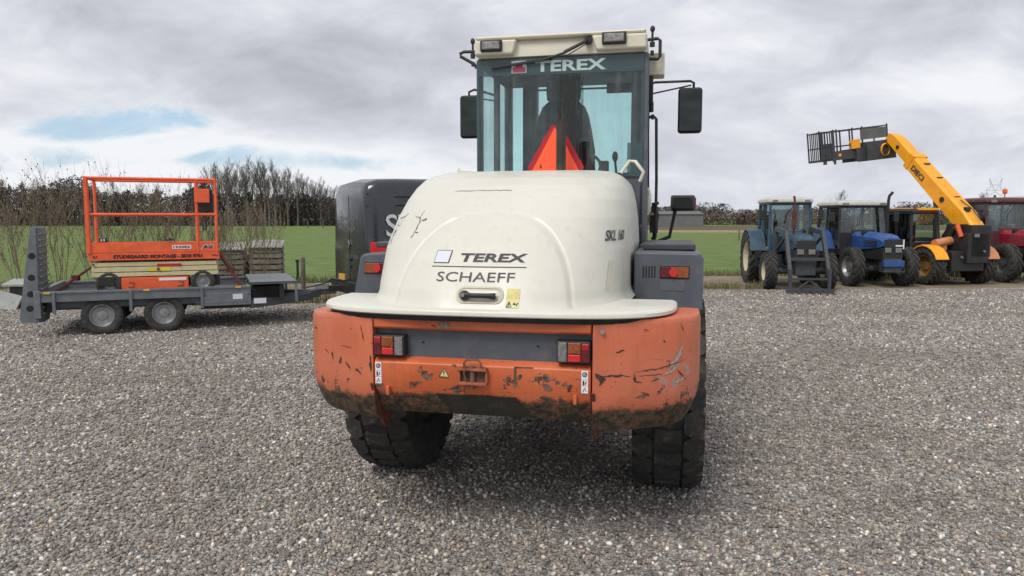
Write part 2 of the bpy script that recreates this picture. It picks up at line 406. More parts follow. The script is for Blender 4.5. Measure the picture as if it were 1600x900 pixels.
# handle in its recess
mb=MB()
def rrect(cx,cz,a,b,n=6,r=None):
    r=r or min(a,b);pts=[]
    for qx,qz,st in((1,1,0),(-1,1,90),(-1,-1,180),(1,-1,270)):
        for k in range(n+1):
            t=R(st+90*k/n);pts.append((cx+qx*(a-r)+r*math.cos(t),cz+qz*(b-r)+r*math.sin(t)))
    return pts
HZ=1.285
rings=[]
for (a,b,o) in((.128,.042,.001),(.124,.039,.007),(.115,.034,.007),(.110,.030,.0012)):
    rings.append([hood_pt(x,z,o) for x,z in rrect(.005,HZ,a,b)])
mb.loft(rings,True,True)
rec=mb.build('handle_recess',mat('recess_cream',(.52,.50,.40),.5,var=.05),hood,smooth=40)
mb=MB();p=hood_pt(-.07,HZ,.02);mb.sphere(p,.028,14,8,(1,.8,.9))
mb.tube([hood_pt(-.065,HZ+.003,.03),hood_pt(-.03,HZ,.034),hood_pt(.06,HZ,.034),hood_pt(.09,HZ-.003,.02)],[.016,.013,.0135,.018],10)
h=mb.build('handle',M['black'],hood,smooth=50)
mb=MB();q=hood_pt(-.075,HZ+.003,.042);mb.cyl(q,(q.x,q.y-.006,q.z),.011,12);mb.build('lock',M['rim'],hood,smooth=40)
# yellow warning sticker
hood_patch(.145,.213,1.268,1.318,M['yellowst'],'warning_sticker',.003)
hood_patch(.146,.212,1.227,1.268,M['yellowpale'],'warning_sticker',.0035)
mb=MB()
def hp(x,z,o=.006): return hood_pt(x,z,o)
mb.tube([hp(.150,1.232),hp(.163,1.258),hp(.176,1.232),hp(.150,1.232)],.0022,4);mb.tube([hp(.163,1.250),hp(.163,1.238)],.0022,4)
mb.sphere(hp(.190,1.245),.007,8,4,(1,.2,1));mb.tube([hp(.199,1.236),hp(.207,1.252)],.0025,4)
mb.build('warning_symbol',M['ink'],hood)
# cracks and scrapes in the gelcoat
def crack(pts,w):
    mb=MB();rnd=random.Random(len(pts)*7+int(abs(pts[0][0])*100))
    L=[];Rr=[]
    P=[]
    for (a,b) in zip(pts,pts[1:]):
        for k in range(6):
            t=k/6;P.append((a[0]+(b[0]-a[0])*t+rnd.uniform(-.004,.004),a[1]+(b[1]-a[1])*t+rnd.uniform(-.004,.004)))
    P.append(pts[-1])
    for i,(x,z) in enumerate(P):
        a=P[max(0,i-1)];b=P[min(len(P)-1,i+1)];dx,dz=b[0]-a[0],b[1]-a[1];l=math.hypot(dx,dz) or 1
        ww=w*rnd.uniform(.25,1.3)*(.4 if i in(0,len(P)-1) else 1)
        L.append(hood_pt(x-dz/l*ww,z+dx/l*ww,.0035));Rr.append(hood_pt(x+dz/l*ww,z-dx/l*ww,.0035))
    mb.loft([L,Rr],False,False);return mb
cm=mat('crack_dark',(.10,.09,.06),.9,var=.4,scale=40)
crk=[]
for pts,w in (([(-.74,1.725),(-.79,1.705),(-.865,1.70)],.0022),([(-.865,1.70),(-.885,1.655),(-.815,1.655)],.0022),([(-.815,1.655),(-.805,1.70)],.0016),([(-.885,1.655),(-.90,1.60),(-.925,1.54)],.006),([(-.895,1.63),(-.875,1.61)],.005),
               ([(-.455,1.725),(-.475,1.68),(-.47,1.655),(-.49,1.61),(-.51,1.565)],.0028),([(-.475,1.68),(-.525,1.69)],.002),([(-.455,1.665),(-.42,1.675)],.0035),([(-.49,1.60),(-.465,1.595)],.003),
               ([(-.30,1.835),(-.1,1.840),(.05,1.838)],.0012)):
    if pts[0][0]<-.6: pts=[(a+.13,b-.02) for a,b in pts]
    crack(pts,w).build('crack',cm,hood,recalc=False)
# small cream grab loop and bracket on top of hood
mb=MB();mb.tube([(.60,.62,2.0),(.66,.62,2.085),(.70,.60,2.08),(.76,.60,2.005),(.735,.62,1.94)],.013,8);mb.build('grab_loop',M['cream'],LD,smooth=50)
mb=MB();mb.bar((-.50,.2,2.0),(-.40,.25,1.995),.03,.012);mb.bar((-.50,.2,2.0),(-.49,.2,2.025),.012,.012);mb.build('bracket',M['cream'],LD)
# ---- counterweight
def corner(side):
    s=side
    inner=.585
    out=[(inner,-1.155),(.70,-1.13),(.85,-1.065),(.97,-.985),(1.06,-.895),(1.105,-.80),(1.125,-.70),(1.125,-.52),(1.05,-.50),(inner,-.70)]
    # dense smooth outline
    mb=MB();rings=[]
    N=len(out)
    def at(z):
        if z>1.14: d=(z-1.14)/.03;k=1-.018*d**2
        elif z>.80: k=1
        else:
            d=(.80-z)/.21;k=1-.13*d**1.7
        cx,cy=inner,-.62
        return [(s*(cx+(x-cx)*k*(1 if x<=inner+.01 else 1)),cy+(y-cy)*(k if y<-.6 else 1),z-(0 if s>0 else max(0,(x-.75))*.09*(z>1.0))) for x,y in out]
    zz=[.59,.61,.65,.70,.75,.80,.92,1.05,1.14,1.158,1.166,1.170]
    mb.loft([at(z) for z in zz])
    return mb
c1=corner(1).build('counterweight_corner',M['cwr'],LD,bevel=.012,smooth=32,seg=3)
c2=corner(-1).build('counterweight_corner',M['cw'],LD,bevel=.012,smooth=32,seg=3)
c1['label']='right corner block with scraped filler patch'
OUT=[(.585,-1.155),(.70,-1.13),(.85,-1.065),(.97,-.985),(1.06,-.895),(1.105,-.80),(1.125,-.70)]
def cpt(s,x,z,off=.0025):
    for (a,b),(c,d) in zip(OUT,OUT[1:]):
        if abs(x)<=c:
            t=(abs(x)-a)/(c-a);l=math.hypot(c-a,d-b);return Vector((s*(abs(x)+(d-b)/l*off),b+(d-b)*t-(c-a)/l*off,z))
    return Vector((s*OUT[-1][0],OUT[-1][1],z))
def gouge(s,pts,w,m,par,nm='scratch'):
    rnd=random.Random(int(pts[0][0]*1000+pts[0][1]*777));P=[]
    for (a,b) in zip(pts,pts[1:]):
        n_=max(3,int(math.hypot(b[0]-a[0],b[1]-a[1])/.012))
        for k in range(n_): t=k/n_;P.append((a[0]+(b[0]-a[0])*t+rnd.uniform(-.002,.002),a[1]+(b[1]-a[1])*t+rnd.uniform(-.003,.003)))
    P.append(pts[-1]);A=[];B=[]
    for i,(x,z) in enumerate(P):
        a=P[max(0,i-1)];b=P[min(len(P)-1,i+1)];dx,dz=b[0]-a[0],b[1]-a[1];l=math.hypot(dx,dz) or 1
        e=math.sin(math.pi*(i+.3)/(len(P)-.4));ww=w*rnd.uniform(.35,1.2)*max(.15,e)
        A.append(cpt(s,x-dz/l*ww,z+dx/l*ww));B.append(cpt(s,x+dz/l*ww,z-dx/l*ww))
    mb=MB();mb.loft([A,B],False,False);mb.build(nm,m,par,recalc=False)
bare=mat('bare_filler',(.33,.31,.29),.7,var=.35,dirt=(.12,.06,.04),dirtamt=.5,scale=60)
gm_=mat('gouge_dark',(.055,.032,.025),.85,var=.4,scale=50)
for p_,w_,m_ in (([(.79,.905),(.90,.915),(1.05,.945)],.004,gm_),([(.80,.885),(.93,.885)],.003,gm_),([(.62,.885),(.72,.892),(.77,.885)],.006,gm_),([(.60,.90),(.635,.87),(.62,.84)],.020,gm_),([(.70,1.01),(.74,1.02)],.008,gm_),([(.79,.90),(.795,.86),(.83,.85)],.007,gm_),
    ([(.955,.90),(1.0,.96),(1.03,1.03)],.013,bare),([(.93,.88),(.98,.90),(1.0,.93)],.009,bare),([(.99,.83),(1.04,.86)],.012,bare),([(1.00,.90),(1.05,.84)],.004,gm_),([(.86,1.11),(.835,1.12),(.84,1.10)],.0025,gm_),([(.93,1.06),(.94,1.05)],.006,gm_),([(1.02,1.13),(1.03,1.09)],.003,gm_)):
    gouge(1,p_,w_,m_,c1)
for p_,w_ in (([(.66,1.11),(.64,1.02)],.004),([(.60,.95),(.60,.86)],.008),([(.72,.98),(.80,.985)],.003),([(.87,.94),(.86,.90)],.010),([(.80,.92),(.81,.88)],.009),([(.77,.90),(.73,.86)],.007),([(1.02,1.06),(1.02,1.045)],.010),([(.90,.93),(.93,.95)],.004),([(.70,.87),(.66,.84)],.008)):
    gouge(-1,p_,w_,gm_,c2)
mb=MB();mb.cyl((.635,-1.148,1.115),(.635,-1.162,1.115),.012,10);mb.build('bolt',M['rim'],c1,smooth=40)
# upper beam, lower beam, grey recess
mb=MB();mb.prism([(-1.145,1.095),(-1.158,1.105),(-1.16,1.15),(-1.145,1.166),(-.75,1.166),(-.75,1.095)],'X',-.578,.578)
mb.build('upper_beam',M['cwbeam'],LD,bevel=.006)
mb=MB();mb.bx(-.58,.58,-1.10,-.72,.90,1.10);mb.build('recess_panel',M['grey'],LD,bevel=.002)
mb=MB();mb.prism([(-1.08,.945),(-1.135,.935),(-1.158,.915),(-1.158,.795),(-1.05,.625),(-.75,.60),(-.72,.945)],'X',-.578,.578)
lb=mb.build('lower_beam',M['cwbeam'],LD,bevel=.006)
em=mat('edge_dark_red',(.13,.03,.018),.7,var=.3,dirt=(.06,.04,.03),dirtamt=.6,scale=9)
for s in(-1,1):
    mb=MB();mb.prism([(-1.17,.80),(-1.08,.62),(-1.0,.52),(-.95,.52),(-.9,.62),(-.9,.80)],'X',s*.578,s*.600);mb.build('edge_plate',em,LD,bevel=.003)
mb=MB()
def lowpt(x,t,o): # on the chamfer
    y=-1.158+(.108)*t;z=.795-.17*t;return (x,y-.844*o,z-.536*o)
q=[(-.245,.22),(.19,.22),(.26,.93),(-.15,.93)]
mb.loft([[lowpt(x,t,.002) for x,t in q],[lowpt(x,t,.008) for x,t in q]]);mb.build('access_plate',mat('plate_muddy',(.03,.027,.02),.85,var=.3,dirt=(.10,.08,.05),dirtamt=.6,scale=12),lb)
for s in(-1,1):
    mb=MB();mb.box((s*.50,-1.16,.765),(.018,.03,.05));mb.build('lug',M['cwbeam'],lb,bevel=.003)
# faded label plate on upper beam
mb=MB();mb.bx(-.215,-.155,-1.164,-1.159,1.108,1.140);mb.build('type_plate',mat('plate_worn',(.22,.17,.13),.6,.3,var=.3,scale=60),LD)
# stickers with crossed-out figure
def small_sticker(x):
    mb=MB();mb.bx(x-.017,x+.017,-1.1615,-1.1588,.838,.868);mb.bx(x-.017,x+.017,-1.1615,-1.1588,.870,.915);mb.bx(x-.017,x+.017,-1.1615,-1.1588,.800,.836)
    o=mb.build('hitch_sticker',M['white'],LD)
    mb=MB();mb.tube([(x+.011*math.cos(t*.7),-1.1625,.896+.011*math.sin(t*.7)) for t in range(10)],.0024,4);mb.tube([(x-.008,-1.1625,.886),(x+.009,-1.1625,.905)],.0022,4)
    mb.bx(x-.010,x-.002,-1.164,-1.1615,.842,.864);mb.tube([(x+.002,-1.1625,.845),(x+.01,-1.1625,.862)],.002,4);mb.tube([(x-.009,-1.1625,.806),(x,-1.1625,.828),(x+.009,-1.1625,.810)],.002,4)
    mb.build('pictogram',M['inkred'] if x<0 else M['ink'],o)
small_sticker(-.553);small_sticker(.548)
mb=MB();mb.prism([(-.215,.852),(-.163,.852),(-.189,.897)],'Y',-1.1615,-1.1588);t_=mb.build('warning_triangle',M['yellowpale'],LD)
mb=MB();mb.tube([(-.215,-1.1625,.852),(-.163,-1.1625,.852),(-.189,-1.1625,.897),(-.215,-1.1625,.852)],.0024,4);mb.tube([(-.189,-1.163,.884),(-.189,-1.163,.868)],.003,4);mb.bx(-.191,-.187,-1.164,-1.161,.857,.861);mb.build('warning_symbol',M['ink'],t_)
# tail lights
def tail(s):
    mb=MB();mb.bx(s*.575,s*.405,-1.165,-1.10,.951,1.062);o=mb.build('tail_light',M['black'],LD,bevel=.005)
    def lens(a,b,z0,z1,m,y=-1.178,nm='lens'):
        mb=MB();mb.bx(s*a,s*b,y,-1.155,z0,z1);mb.build(nm,m,o,bevel=.004)
    lens(.572,.530,.958,1.056,M['redlensdark']);lens(.528,.463,1.000,1.056,M['orlens']);lens(.528,.463,.960,.997,M['redlens2'])
    lens(.568,.532,1.02,1.052,M['redlens'],-1.180)
    lens(.458,.412,.957,1.057,M['clearlens'],-1.174)
    mb=MB();mb.cyl((s*.495,-1.177,1.028),(s*.495,-1.182,1.028),.022,16);mb.build('bulb_dome',M['orlens'],o,smooth=40)
tail(-1);tail(1)
for x in(-.32,.30):
    mb=MB();mb.cyl((x,-1.10,1.02),(x,-1.103,1.02),.006,8);mb.build('rivet_hole',M['seal'],LD)
# tow hitch
mb=MB();mb.box((-.03,-1.175,.902),(.155,.05,.014));mb.box((-.03,-1.175,.828),(.155,.05,.014));mb.box((-.10,-1.17,.865),(.012,.035,.07));mb.box((.045,-1.17,.865),(.012,.035,.07))
hi=mb.build('tow_hitch',mat('hitch_orange_rust',(.30,.09,.05),.8,var=.4,dirt=(.12,.06,.045),dirtamt=.8,scale=18,bmp=.003),LD,bevel=.003)
mb=MB();mb.cyl((-.03,-1.18,.80),(-.03,-1.18,.92),.014,10);mb.tube([(-.075,-1.18,.912),(-.075,-1.18,.935),(-.06,-1.18,.952),(-.0,-1.18,.952),(.015,-1.18,.935),(.012,-1.18,.912)],.0055,8)
mb.tube([(-.065,-1.19,.93),(-.07,-1.2,.88),(-.055,-1.195,.83),(-.075,-1.19,.79),(-.06,-1.18,.765)],.004,6);mb.build('hitch_pin',M['rust'],hi,smooth=50)
mb=MB();mb.bx(-.095,.04,-1.162,-1.1585,.836,.895);mb.build('hitch_cavity',M['rust'],hi)
# bare-steel scars on the lower beam
mb=MB();mb.bx(.185,.197,-1.1605,-1.1588,.838,.920);mb.bx(.187,.285,-1.1605,-1.1588,.917,.921);mb.prism([(.178,.842),(.205,.842),(.198,.812),(.183,.812)],'Y',-1.1605,-1.1588)
mb.prism([(.33,.835),(.36,.84),(.385,.815),(.375,.80),(.345,.806)],'Y',-1.1605,-1.1588)
mb.build('scar',M['rust'],lb)
# ---- chassis and axles
mb=MB();mb.bx(-.42,.42,-.70,-.1,.62,1.15);mb.bx(-.50,.50,-.1,1.25,.38,1.15);mb.bx(-.72,.72,1.1,2.1,.30,1.10);mb.cyl((-.75,.38,.50),(.75,.38,.50),.13,14);mb.sphere((0,.38,.50),.2,14,8);mb.build('rear_frame',M['darkgrey'],LD,bevel=.01)  # belly boxes widened and lowered, out of view, to deepen the shade underneath
mb=MB();mb.bx(-.38,.38,1.45,2.9,.55,1.25);mb.cyl((-.75,2.9,.50),(.75,2.9,.50),.13,14);mb.bx(-.5,.5,2.6,3.0,.5,1.3);mb.build('front_frame',M['cwbeam'],LD,bevel=.01)
wheelm=mat('loader_rim',(.45,.42,.33),.5,var=.1,dirt=(.15,.12,.08),dirtamt=.5)
for s in(-1,1):
    for y in(.38,2.9): wheel(LD,(s*.965,y,.492),.665,.455,.32,wheelm,'block',side=s,nl=24,deep=.030)
# lift arms and bucket in front
mb=MB()
for s in(-1,1):
    mb.prism([(1.75,1.45),(1.95,1.55),(3.3,.75),(3.85,.45),(3.75,.25),(3.1,.55)],'X',s*.42,s*.50)
mb.build('lift_arm',M['cwbeam'],LD,bevel=.01)
mb=MB();mb.prism([(3.75,.08),(4.75,.03),(4.75,.07),(3.95,.14),(3.8,.35),(3.85,.85),(3.80,.87),(3.7,.45)],'X',-1.2,1.2)
for s in(-1,1): mb.prism([(3.75,.08),(4.7,.04),(4.2,.6),(3.85,.86)],'X',s*1.2,s*1.22)
mb.build('bucket',M['darkgrey'],LD)
# ---- rear fenders
def fender(s):
    m=M['grey'];mb=MB()
    if s>0: poly=[(.735,1.10),(1.16,1.10),(1.16,1.43),(1.14,1.460),(.735,1.466)]
    else: poly=[(-.735,1.10),(-1.165,1.10),(-1.105,1.415),(-1.08,1.435),(-.735,1.455)]
    y0=-.11
    mb.prism(poly,'Y',y0,.62)
    # arch sides
    ring=[]
    mb.prism([(x*1.0,z) for x,z in((s*.74,1.26),(s*1.14,1.26),(s*1.12,1.49),(s*.74,1.49))],'Y',.63,1.15)
    o=mb.build('rear_fender',m,LD,bevel=.014,seg=3)
    mb=MB();mb.bx(s*.78,s*1.12,.2,1.1,1.466,1.506);mb.build('fender_step',M['darkgrey'],o,bevel=.008)
    # light cluster
    a,b=(.895,1.076)
    mb=MB();mb.bx(s*a,s*b,y0-.004,y0+.02,1.302,1.380);mb.build('light_bezel',M['seal'],o,bevel=.003)
    mb=MB();mb.bx(s*(a+.005),s*(a+.065),y0-.012,y0-.003,1.308,1.374);mb.build('lens',M['redlensdark'],o,bevel=.003)
    mb=MB();mb.bx(s*(a+.067),s*(b-.005),y0-.012,y0-.003,1.308,1.374);mb.build('lens',M['orlens'],o,bevel=.003)
    mb=MB();mb.cyl((s*(a+.083),y0-.010,1.341),(s*(a+.083),y0-.022,1.341),.026,20);mb.build('reflector',M['redlens2'],o,smooth=40)
    if s>0:
        mb=MB()
        for k in range(5): mb.bx(.790+.0175*k,.7985+.0175*k,y0-.002,y0+.01,1.305,1.378)
        mb.build('vent_slot',M['seal'],o)
        mb=MB();mb.bx(.90,1.05,y0-.003,y0+.01,1.225,1.295);mb.build('cover_plate',mat('cover_grey',(.10,.112,.13),.5,var=.06),o,bevel=.002)
fender(1);fender(-1)
# ---- cab
X0,X1,YB,YFR=-.60,.745,1.10,2.20
ZB,ZT=1.45,2.94
mb=MB()
def pil(x,y,w,d,z0=ZB,z1=ZT): mb.bx(x-w/2,x+w/2,y-d/2,y+d/2,z0,z1)
pil(X0+.02,YB+.05,.035,.09);pil(X1-.005,YB+.06,.06,.12);pil(X0+.03,YFR,.07,.08);pil(X1-.03,YFR,.07,.08)
pil(X0+.03,1.70,.05,.06);pil(X1-.02,1.70,.05,.06)
mb.bx(X0,X1,YB,YFR,1.2,1.62);mb.bx(X0,X1,YB,YB+.06,1.62,2.02);mb.bx(X0,X0+.04,YB,YFR,1.62,1.9);mb.bx(X1-.04,X1,YB,YFR,1.62,1.9)
mb.bx(X0,X1,YFR-.05,YFR,1.62,1.95)
mb.bx(X0,X1,YB+.03,YFR,ZT-.04,ZT)
cab=mb.build('cab_frame',M['grey'],LD,bevel=.008)
mb=MB();mb.bx(X0+.06,X1-.06,1.3,2.15,1.622,1.64);mb.build('cab_floor',M['black'],cab)
# lining behind upper edge and right-hand inner post
mb=MB();mb.bx(X1-.10,X1-.036,YB+.05,YB+.10,2.0,ZT-.04);mb.bx(X1-.115,X1-.105,1.30,1.31,2.0,ZT-.04);mb.bx(X0+.10,X0+.135,1.80,1.83,1.9,ZT-.04);mb.bx(X0+.20,X0+.33,2.02,2.14,1.9,ZT-.05)
mb.bx(X0+.33,X1-.05,2.12,2.15,2.855,2.87);mb.bx(.38,.62,1.9,1.94,2.78,2.86);mb.build('cab_lining',M['darkgrey'],cab,bevel=.006)
# windows (thin panes, each its own)
def pane(name,m,bxs,par=cab):
    mb=MB();mb.bx(*bxs);return mb.build(name,m,par)
rw=pane('rear_window',M['glassrear'],(X0+.005,X1-.01,YB-.012,YB-.006,2.0,2.935))
pane('front_window',M['glass'],(X0+.06,X1-.06,YFR-.02,YFR-.014,1.95,2.90))
pane('side_window',M['glassside'],(X0+.004,X0+.010,YB+.1,1.67,1.9,2.9));pane('side_window',M['glassside'],(X0+.004,X0+.010,1.73,YFR-.04,1.9,2.9))
pane('side_window',M['glassside'],(X1-.010,X1-.004,YB+.12,1.67,1.9,2.9));pane('side_window',M['glassside'],(X1-.010,X1-.004,1.73,YFR-.04,1.9,2.9))
# printed black band on rear glass edges
mb=MB()
mb.bx(X0+.008,X1-.012,YB-.016,YB-.0125,2.805,2.934);mb.bx(X0+.008,X0+.03,YB-.016,YB-.0125,2.0,2.803);mb.bx(X1-.13,X1-.012,YB-.016,YB-.0125,2.0,2.26)
def sheet_mat(name,col,alpha):
    m=bpy.data.materials.new(name);m.use_nodes=True;nt=m.node_tree;b=nt.nodes['Principled BSDF'];b.inputs['Base Color'].default_value=(*col,1);b.inputs['Alpha'].default_value=alpha;b.inputs['Roughness'].default_value=.3;return m
mb.build('sun_band',sheet_mat('dark_tint_film',(.07,.11,.125),.62),cab)
text_on('window_lettering','TEREX',sheet_mat('frosted_letter',(.55,.72,.70),.75),cab,TM((.165,YB-.020,2.868)),.085,.56,.03)
mb=MB();mb.bx(-.305,-.185,YB-.020,YB-.017,2.822,2.918);st=mb.build('window_sticker',sheet_mat('st_white',(.5,.5,.52),.9),cab)
mb=MB();mb.bx(-.297,-.193,YB-.0235,YB-.0205,2.83,2.865);mb.bx(-.275,-.215,YB-.0235,YB-.0205,2.866,2.885);mb.bx(-.255,-.235,YB-.0235,YB-.0205,2.886,2.9);mb.build('sticker_print',mat('sticker_maroon',(.25,.03,.06),.5),cab)
# dirt streaks run down the rear pane
def streak_mat():
    m=bpy.data.materials.new('dirt_streaks');m.use_nodes=True;nt=m.node_tree;b=nt.nodes['Principled BSDF']
    b.inputs['Base Color'].default_value=(.04,.045,.045,1);b.inputs['Roughness'].default_value=.9
    co=objco(nt,(38,1,2.2));n=noise(nt,co,1.4,7,.7,.6)
    sep=nt.nodes.new('ShaderNodeSeparateXYZ');nt.links.new(objco(nt),sep.inputs[0])
    dx=math_(nt,'ABSOLUTE',math_(nt,'SUBTRACT',sep.outputs[0],.16));e=ramp(nt,dx,.07,.17,0,.5)
    a=ramp(nt,math_(nt,'SUBTRACT',n,e),.38,.58,0,.7);nt.links.new(a,b.inputs['Alpha']);return m
mb=MB();mb.bx(-.1,.42,YB-.0165,YB-.0155,2.0,2.80);mb.build('dirt_streaks',streak_mat(),cab)
# roof
def rr_plan(x0,x1,y0,y1,r,n=6):
    pts=[]
    for cx,cy,st in((x1-r,y1-r,0),(x0+r,y1-r,90),(x0+r,y0+r,180),(x1-r,y0+r,270)):
        for k in range(n+1):
            t=R(st+90*k/n);pts.append((cx+r*math.cos(t),cy+r*math.sin(t)))
    return pts
mb=MB();rg=[]
for z,d in((2.945,.02),(2.952,.0),(3.05,.004),(3.075,.012),(3.10,.035),(3.118,.09),(3.132,.30)):
    rg.append([(x,y,z) for x,y in rr_plan(X0-.005+d,X1+.015-d,1.085+d,2.36-d,.09)])
mb.loft(rg);roof=mb.build('roof',M['roofcream'],LD,smooth=35)
# light pods at the two ends of the roof's rear face leave a recessed middle with sloping cheeks
mb=MB()
def pod(a,b,c,d):
    mb.loft([[(a,1.10,2.955),(b,1.10,2.955),(d,1.10,3.085),(c,1.10,3.085)],[(a+.004,1.03,2.968),(b-.004,1.03,2.968),(d-.004,1.03,3.075),(c+.004,1.03,3.075)]])
pod(-.60,-.285,-.60,-.255);pod(.37,.755,.33,.755)
mb.bx(-.59,.745,1.045,1.12,3.082,3.112)
mb.build('light_pod',M['roofcream'],roof,bevel=.016,seg=3)
def worklight(x0,x1,z0,z1,yc=1.03):
    mb=MB();mb.bx(x0,x1,yc-.03,yc+.02,z0,z1);o=mb.build('work_light',M['black'],roof,bevel=.012,seg=3);o2=MB();o2.bx(x0+.016,x1-.016,yc-.038,yc-.02,z0+.014,z1-.014);o2.build('work_light_lens',M['clearlens'],roof,bevel=.008)
worklight(-.545,-.37,2.985,3.075);worklight(.415,.60,2.998,3.09)
# wiper
mb=MB();mb.cyl((.305,1.10,3.045),(.305,1.03,3.04),.028,14);mb.bar((.305,1.02,3.04),(.12,1.045,2.965),.022,.012);mb.tube([(.30,1.01,3.03),(.12,1.04,2.955),(-.10,1.06,2.90)],[.012,.010,.006],8);mb.tube([(.33,1.02,3.03),(.15,1.05,2.94),(.02,1.06,2.925)],.004,6)
mb.bar((.02,1.068,2.925),(-.465,1.068,2.868),.02,.016);mb.build('wiper',M['black'],roof,smooth=40)
# rail brackets with ball aerials
def brk(s):
    mb=MB()
    if s<0: P=[(-.57,1.2,3.03),(-.73,1.2,3.035),(-.765,1.2,3.02),(-.76,1.2,3.0),(-.64,1.2,2.93),(-.625,1.2,2.90)];b=-.655
    else: P=[(.70,1.2,3.055),(.83,1.2,3.065),(.85,1.2,3.05),(.85,1.2,2.93),(.835,1.2,2.91),(.76,1.2,2.915)];b=.79
    mb.tube(P,.013,8);z=P[0][2]
    mb.cyl((b,1.2,z-.05),(b,1.2,z+.06),.009,8);mb.sphere((b,1.2,z+.085),.02,10,6,(1,1,1.3));mb.cyl((b,1.2,z-.05),(b,1.2,z-.015),.02,10)
    mb.cyl((b+.0,1.2,z-.115),(b,1.2,z-.08),.014,8)
    mb.build('roof_bracket',M['black'],LD,smooth=50)
brk(-1);brk(1)
mb=MB();mb.bx(.755,.885,1.27,1.45,2.80,2.975);mb.build('washer_box',M['roofcream'],LD,bevel=.012,seg=3)
mb=MB();mb.bx(.745,.80,1.28,1.36,2.58,2.80);mb.cyl((.79,1.3,2.52),(.79,1.3,2.6),.018,8);mb.cyl((.80,1.3,2.46),(.80,1.3,2.50),.014,8);mb.build('hinge_block',M['black'],LD,bevel=.005)
# seat
mb=MB()
def seatring(z,w,y0,y1): return [(x+.045,y-.30,z) for x,y in rr_plan(-w,w,y0,y1,.06,4)]
mb.loft([seatring(z,w,1.80,1.95) for z,w in((2.00,.25),(2.08,.272),(2.25,.27),(2.40,.245),(2.54,.215),(2.62,.18),(2.67,.12))])
mb.loft([seatring(z,w,1.82,1.92) for z,w in((2.65,.10),(2.68,.142),(2.77,.15),(2.86,.13),(2.90,.10))])
mb.loft([seatring(z,.24,1.85,2.3) for z in(1.93,1.97,2.06)]);mb.bx(-.16,.26,1.5,1.9,1.62,1.93)
mb.build('seat',M['seat'],LD,smooth=50)
mb=MB();mb.tube([(.23+.10*math.cos(t*.485),1.95+.03*math.sin(t*.485),2.14+.10*math.sin(t*.485)) for t in range(14)],.014,8);mb.tube([(.22,1.97,2.14),(.22,2.05,1.8)],.03,8)
mb.build('steering_wheel',M['black'],LD,smooth=50)
mb=MB();mb.bx(.44,.64,1.4,1.8,1.62,2.05);mb.tube([(.50,1.55,2.05),(.49,1.53,2.16)],.012,6);mb.sphere((.49,1.52,2.19),.028,10,6,(.9,1,1.6));mb.bx(.36,.43,1.55,1.65,2.05,2.16);mb.build('side_console',M['black'],LD,bevel=.01)
# mirrors
def mir(s):
    mb=MB()
    if s>0: x0,x1=1.0,1.205;P=[(.75,1.9,2.70),(.77,1.9,2.84),(.80,1.9,2.855),(1.10,1.9,2.855),(1.13,1.9,2.84),(1.13,1.93,2.79)];Q=[(.76,1.9,2.755),(1.11,1.9,2.82)]
    else: x0,x1=-.965,-.775;P=[(-.60,1.9,2.78),(-.75,1.9,2.83),(-.83,1.9,2.85),(-.88,1.9,2.83),(-.88,1.9,2.79)];Q=[(-.61,1.9,2.74),(-.86,1.9,2.78)]
    mb.tube(P,.011,8);mb.tube(Q,.007,6);mb.cyl((s*(.77 if s>0 else .62),1.9,2.6),(s*(.77 if s>0 else .62),1.9,2.74),.016,8)
    a=mb.build('mirror_arm',M['black'],LD,smooth=50)
    mb=MB();mb.bx(x0,x1,1.87,1.95,2.41,2.80);o=mb.build('mirror_housing',M['black'],LD,bevel=.03,seg=4)
    mb=MB();mb.bx(x0+.016,x1-.016,1.862,1.869,2.43,2.782);mb.build('mirror_glass',M['mirror'],o,bevel=.0)
mir(1);mir(-1)
# handrail, hoses, side tank
mb=MB();mb.tube([(.76,1.5,2.50),(.80,1.5,2.515),(.825,1.5,2.49),(.835,1.5,2.0),(.835,1.5,1.52),(.80,1.5,1.45)],.012,8);mb.tube([(.765,1.45,2.48),(.775,1.45,1.9)],.005,6);mb.build('handrail',M['black'],LD,smooth=50)
mb=MB();mb.loft([[(x,y,z) for x,y in rr_plan(.755-d*.0,.80-d,1.25+d,1.42-d,.02,3)] for z,d in((1.70,.02),(1.73,.005),(1.86,.0),(1.92,.015))]);mb.build('side_housing',M['cream'],LD,smooth=50)
mb=MB()
for k in range(3): mb.tube([(.80+.012*k,1.7+.05*k,1.78),(.83+.01*k,1.72,1.70),(.815,1.75,1.55-.02*k),(.83,1.8,1.46),(.80,1.9,1.50)],.012,8)
mb.bx(.78,.85,1.72,1.8,1.55,1.70);mb.cyl((.80,1.45,1.79),(.86,1.45,1.80),.012,8);mb.bx(.80,.84,1.5,1.6,1.72,1.80);mb.build('hose',M['black'],LD,smooth=50)
# front head lamp on its stalk seen beyond the cab
for s in(1,-1):
    mb=MB();mb.loft([[(s*x,2.30+dy,z) for x,z in rrect(1.066,1.815,a,b,4,.02)] for dy,a,b in((-.08,.085,.05),(-.05,.104,.068),(.06,.112,.075),(.10,.112,.075))]);mb.tube([(s*1.0,2.35,1.76),(s*.95,2.35,1.5),(s*.45,2.35,1.3)],.018,8)
    o=mb.build('headlight',M['black'],LD,smooth=40)
    mb=MB();mb.bx(s*1.15,s*1.185,2.27,2.36,1.765,1.865);mb.build('indicator',M['redlens'],o,bevel=.006)
    mb=MB();mb.bx(s*.97,s*1.14,2.40,2.41,1.755,1.875);mb.build('headlight_lens',M['clearlens'],o,bevel=.004)
